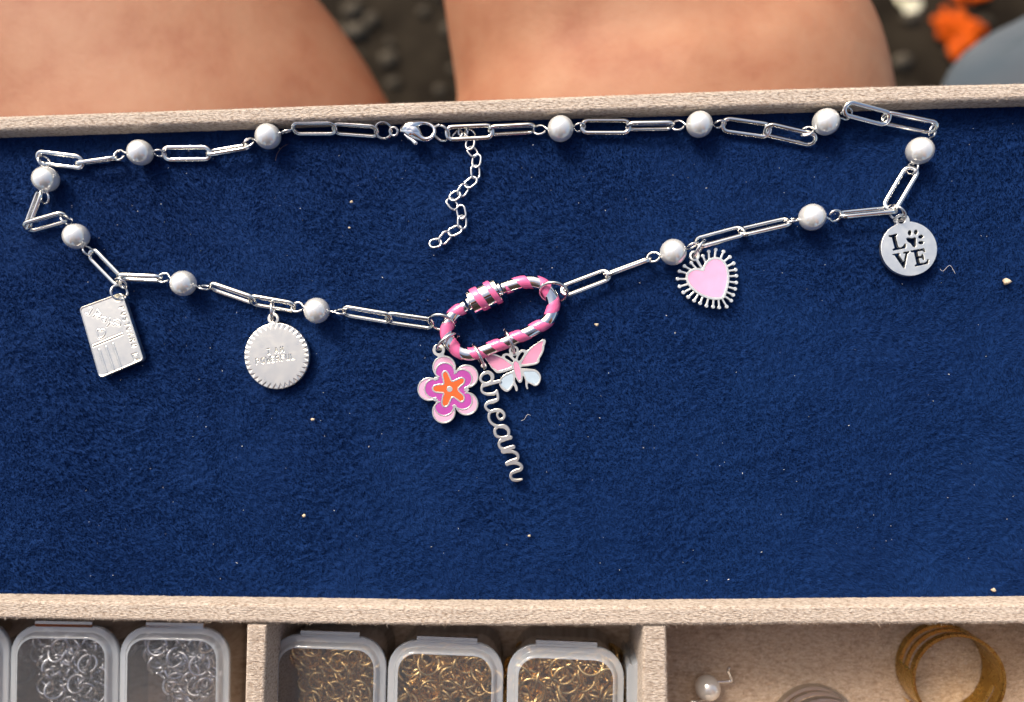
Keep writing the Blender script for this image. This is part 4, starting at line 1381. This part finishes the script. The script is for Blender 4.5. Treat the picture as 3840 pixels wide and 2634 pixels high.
    for k in range(nrings*2):
        q, e = place(k, hz-6.0, hz-1.6, 0.7)
        parts.append(([(e @ Vector(p))+q for p in v], f))
    vv_, ff_ = join(parts)
    prop(mk('jump_ring_heap', vv_, ff_, M[metal_]), 'buried lower layers of rings in '+label.split(' with ')[0], None, None, 'stuff')
    return root
GS, GG = 'clear plastic boxes of silver rings', 'clear plastic boxes of brass rings'
box((26, 2350), (435, 2357), (131, 345, 2339), 'clear box of coarse steel rings nearest the lower left corner', GS, 'grey_wire', 2.0, 0.42,
    [(150, 2385), (382, 2390), (380, 2760), (190, 2760), (165, 2560), (150, 2450)], 66, 0, 'steel jump ring heaped under the lid of the wider ring pile at lower left')
box((438, 2355), (853, 2363), (546, 762, 2348), 'clear box beside the left beige divider with steel rings bunched to one side', GS, 'grey_wire', 2.2, 0.44,
    [(548, 2395), (815, 2400), (812, 2560), (770, 2615), (660, 2600), (600, 2500), (555, 2440)], 52, 0, 'steel jump ring in the rounded bunch next to the left beige divider')
box((-392, 2335), (22, 2342), (-290, -80, 2324), 'clear box cut off by the left edge with only its lid corner showing', GS, 'grey_wire', 2.0, 0.42,
    [(-200, 2400), (0, 2400), (0, 2600), (-200, 2600)], 4, 0, 'steel jump ring in the box cut off at the left edge')
box((1006, 2384), (1446, 2399), (1127, 1348, 2368), 'clear box right of the left divider with the smallest brass rings', GG, 'gold_wire', 2.05, 0.38,
    [(1115, 2425), (1410, 2440), (1400, 2720), (1140, 2720), (1160, 2580), (1120, 2530)], 64, 0, 'small brass jump ring in the first box right of the left divider')
box((1452, 2405), (1889, 2422), (1563, 1790, 2390), 'clear middle box of the brass set with medium brass rings', GG, 'gold_wire', 2.45, 0.42,
    [(1520, 2440), (1850, 2455), (1850, 2730), (1500, 2730), (1505, 2560)], 62, 0, 'medium brass jump ring in the middle brass box')
box((1903, 2420), (2345, 2438), (2010, 2240, 2407), 'clear box nearest the right divider with the largest brass rings', GG, 'gold_wire', 3.0, 0.48,
    [(1935, 2460), (2315, 2470), (2315, 2740), (1930, 2740)], 56, 0, 'large brass jump ring in the box nearest the right divider')
# chipped edge of an outer clear case beside the last brass box
cs = [(2352, 2505), (2362, 2488), (2372, 2500), (2384, 2490), (2392, 2484), (2393, 2560), (2388, 3000), (2350, 3000)]
q = [P(x, y, -4.5) for x, y in cs]
case = plate('case_edge', [[(a.x, a.y) for a in q]], -4.5, 14, 0.1, M['lid_frame'], None)
prop(case, 'chipped clear plastic case edge standing beside the last brass box', 'plastic case')

# ================================================================== ring tools and loose pearl in the right compartment
def band(name, cx, cy, R, z0, z1, th, mat, label, slots):
    c = P(cx, cy, z1)
    root_c = Vector((c.x, c.y, z0))
    H = z1-z0
    NA = 96
    zs = [0, 0.12] + [H*k/12 for k in range(1, 12)] + [H-0.12, H]
    def blocked(a, z):
        for (a0, a1, s0_, s1_) in slots:
            aa = (a-a0) % 360
            if aa < (a1-a0) % 360 and s0_ < z/H < s1_: return True
        return False
    cells = [[not blocked((i+.5)*360/NA, (zs[j]+zs[j+1])/2) for i in range(NA)] for j in range(len(zs)-1)]
    vid, vs, fs = {}, [], []
    def V(i, j, s):
        i %= NA
        k = (i, j, s)
        if k not in vid:
            a = 2*math.pi*i/NA
            r = R if s else R-th
            e = 0.06 if j in (0, len(zs)-1) else 0
            r += (-e if s else e)
            vid[k] = len(vs)
            vs.append(root_c+Vector((r*math.cos(a), r*math.sin(a), zs[j])))
        return vid[k]
    nj = len(zs)-1
    for j in range(nj):
        for i in range(NA):
            if not cells[j][i]: continue
            fs.append((V(i, j, 1), V(i+1, j, 1), V(i+1, j+1, 1), V(i, j+1, 1)))
            fs.append((V(i, j, 0), V(i, j+1, 0), V(i+1, j+1, 0), V(i+1, j, 0)))
            if j == 0 or not cells[j-1][i]: fs.append((V(i, j, 0), V(i+1, j, 0), V(i+1, j, 1), V(i, j, 1)))
            if j == nj-1 or not cells[j+1][i]: fs.append((V(i, j+1, 0), V(i, j+1, 1), V(i+1, j+1, 1), V(i+1, j+1, 0)))
            if not cells[j][i-1]: fs.append((V(i, j, 0), V(i, j, 1), V(i, j+1, 1), V(i, j+1, 0)))
            if not cells[j][(i+1) % NA]: fs.append((V(i+1, j, 0), V(i+1, j+1, 0), V(i+1, j+1, 1), V(i+1, j, 1)))
    o = mk(name, vs, fs, mat, sharp=30)
    return prop(o, label, 'ring tool')
band('ring_tool', 3598, 2552, 10.35, FLOOR+0.1, FLOOR+8.6, 0.75, M['gold'], 'brass finger ring tool with long slots standing in the right compartment',
     [(48, 172, 0.28, 0.46), (48, 172, 0.62, 0.80), (295, 345, 0.50, 0.66), (300, 345, 0.80, 0.9)])
M['dark_steel'] = metal('worn_steel', (0.60, 0.59, 0.57), 0.34, 700, 0.3, rvar=0.08)
band('ring_tool', 3100, 2790, 10.2, FLOOR+0.1, FLOOR+8.4, 0.8, M['dark_steel'], 'steel finger ring tool with slots half cut off by the lower edge',
     [(30, 150, 0.28, 0.46), (30, 150, 0.62, 0.80)])
# loose pearl on a bent pin
lc = PR('R', 170, 545, FLOOR+3.0)
lp_root = empty('loose_pearl', Vector((lc.x, lc.y, FLOOR)), 'loose cream pearl on a bent wire pin in the right compartment', 'pearl')
v, f = lump((lc.x, lc.y, lc.z), (3.0, 3.0, 3.0), 0, 4, rough=0.0)
mk('pearl_bead', v, f, M['pearl_cream'], lp_root)
pp = catmull([PR('R', 225, 500, FLOOR+3.2), PR('R', 262, 503, FLOOR+3.0), PR('R', 318, 500, FLOOR+2.6), PR('R', 334, 492, FLOOR+2.6), PR('R', 322, 460, FLOOR+2.8), PR('R', 308, 430, FLOOR+3.2), PR('R', 320, 405, FLOOR+3.4)], 5)
v, f = sweep(pp, 0.32, ns=8)
mk('wire_pin', v, f, M['wire'], lp_root)
pp = catmull([PR('R', 150, 620, FLOOR+2.2), PR('R', 98, 640, FLOOR+1.6), PR('R', 60, 640, FLOOR+1.4), PR('R', 30, 655, FLOOR+1.2)], 5)
v, f = sweep(pp, 0.30, ns=8)
mk('wire_pin', v, f, M['wire'], lp_root)
pp = [PR('R', 1498, 606, FLOOR+1.5), PR('R', 1530, 632, FLOOR+1.0), PR('R', 1575, 665, FLOOR+0.6)]
v, f = sweep(pp, [0.08, 0.25, 0.3], ns=8)
prop(mk('brass_pin', v, f, M['gold_wire']), 'pointed tip of a thin brass pin beside the brass ring tool', 'pin')

# ================================================================== lint, crumbs and hairs on the velvet
parts = []
for k in range(230):
    x, y = random.uniform(-108, 112), random.uniform(-50, 50)
    if not (ylow(x)+1 < y < ytop(x)-1): continue
    r = random.choice([0.035, 0.045, 0.05, 0.08])
    L_ = r*random.uniform(1.0, 3.2)
    a = random.uniform(0, 3.14)
    v, f = lump((0, 0, 0), (L_, r, r), k, 1)
    Rm = Matrix.Rotation(a, 3, 'Z')
    parts.append(([Rm @ Vector(q)+Vector((x, y, 0.15)) for q in v], f))
v, f = join(parts)
prop(mk('lint', v, f, M['lint']), 'tiny white specks of lint scattered over the navy velvet', None, None, 'stuff')
crumbs = [(3775, 1057, 17, 'largest beige crumb lying below the LOVE tag near the right edge'), (3726, 2213, 10, 'pale crumb near the lower right corner of the velvet'), (1140, 1935, 9, 'pale crumb on the lower velvet left of centre'),
          (1172, 1574, 9, 'whitish crumb just below the I AM POWERFUL charm'), (1985, 2010, 7, 'faint pale crumb on the velvet below the word charm'), (2238, 1218, 9, 'tan crumb right of the carabiner'),
          (1318, 758, 8, 'white crumb left of the extender chain'), (1310, 855, 6, 'small white crumb below another left of the extender chain')]
for k, (px, py, r, lb) in enumerate(crumbs):
    q = P(px, py, 0.2); r = r/21.0
    v, f = lump((q.x, q.y, q.z), (r, r*0.75, r*0.6), k+40, 2, rough=0.35)
    prop(mk('crumb', v, f, M['crumb']), lb, 'crumb')
for nm, reg, pts, lb in (('hair', '3', [(425, 520), (440, 460), (480, 405), (530, 375)], 'short fine brown hair curving below a pearl left of the clasp'),
                     ('hair', '7', [(1730, 1405), (1755, 1420), (1790, 1385), (1815, 1380), (1850, 1440)], 'curly pale fibre lying right of the LOVE tag'),
                     ('hair', 'A', [(1150, 1455), (1230, 1420), (1290, 1330), (1330, 1295), (1395, 1320)], 'wavy pale fibre right of the word charm')):
    v, f = sweep(catmull([PR(reg, a, b, 0.45) for a, b in pts], 6), 0.035, ns=5)
    prop(mk(nm, v, f, M['hair'] if reg == '3' else M['lint']), lb, 'hair')
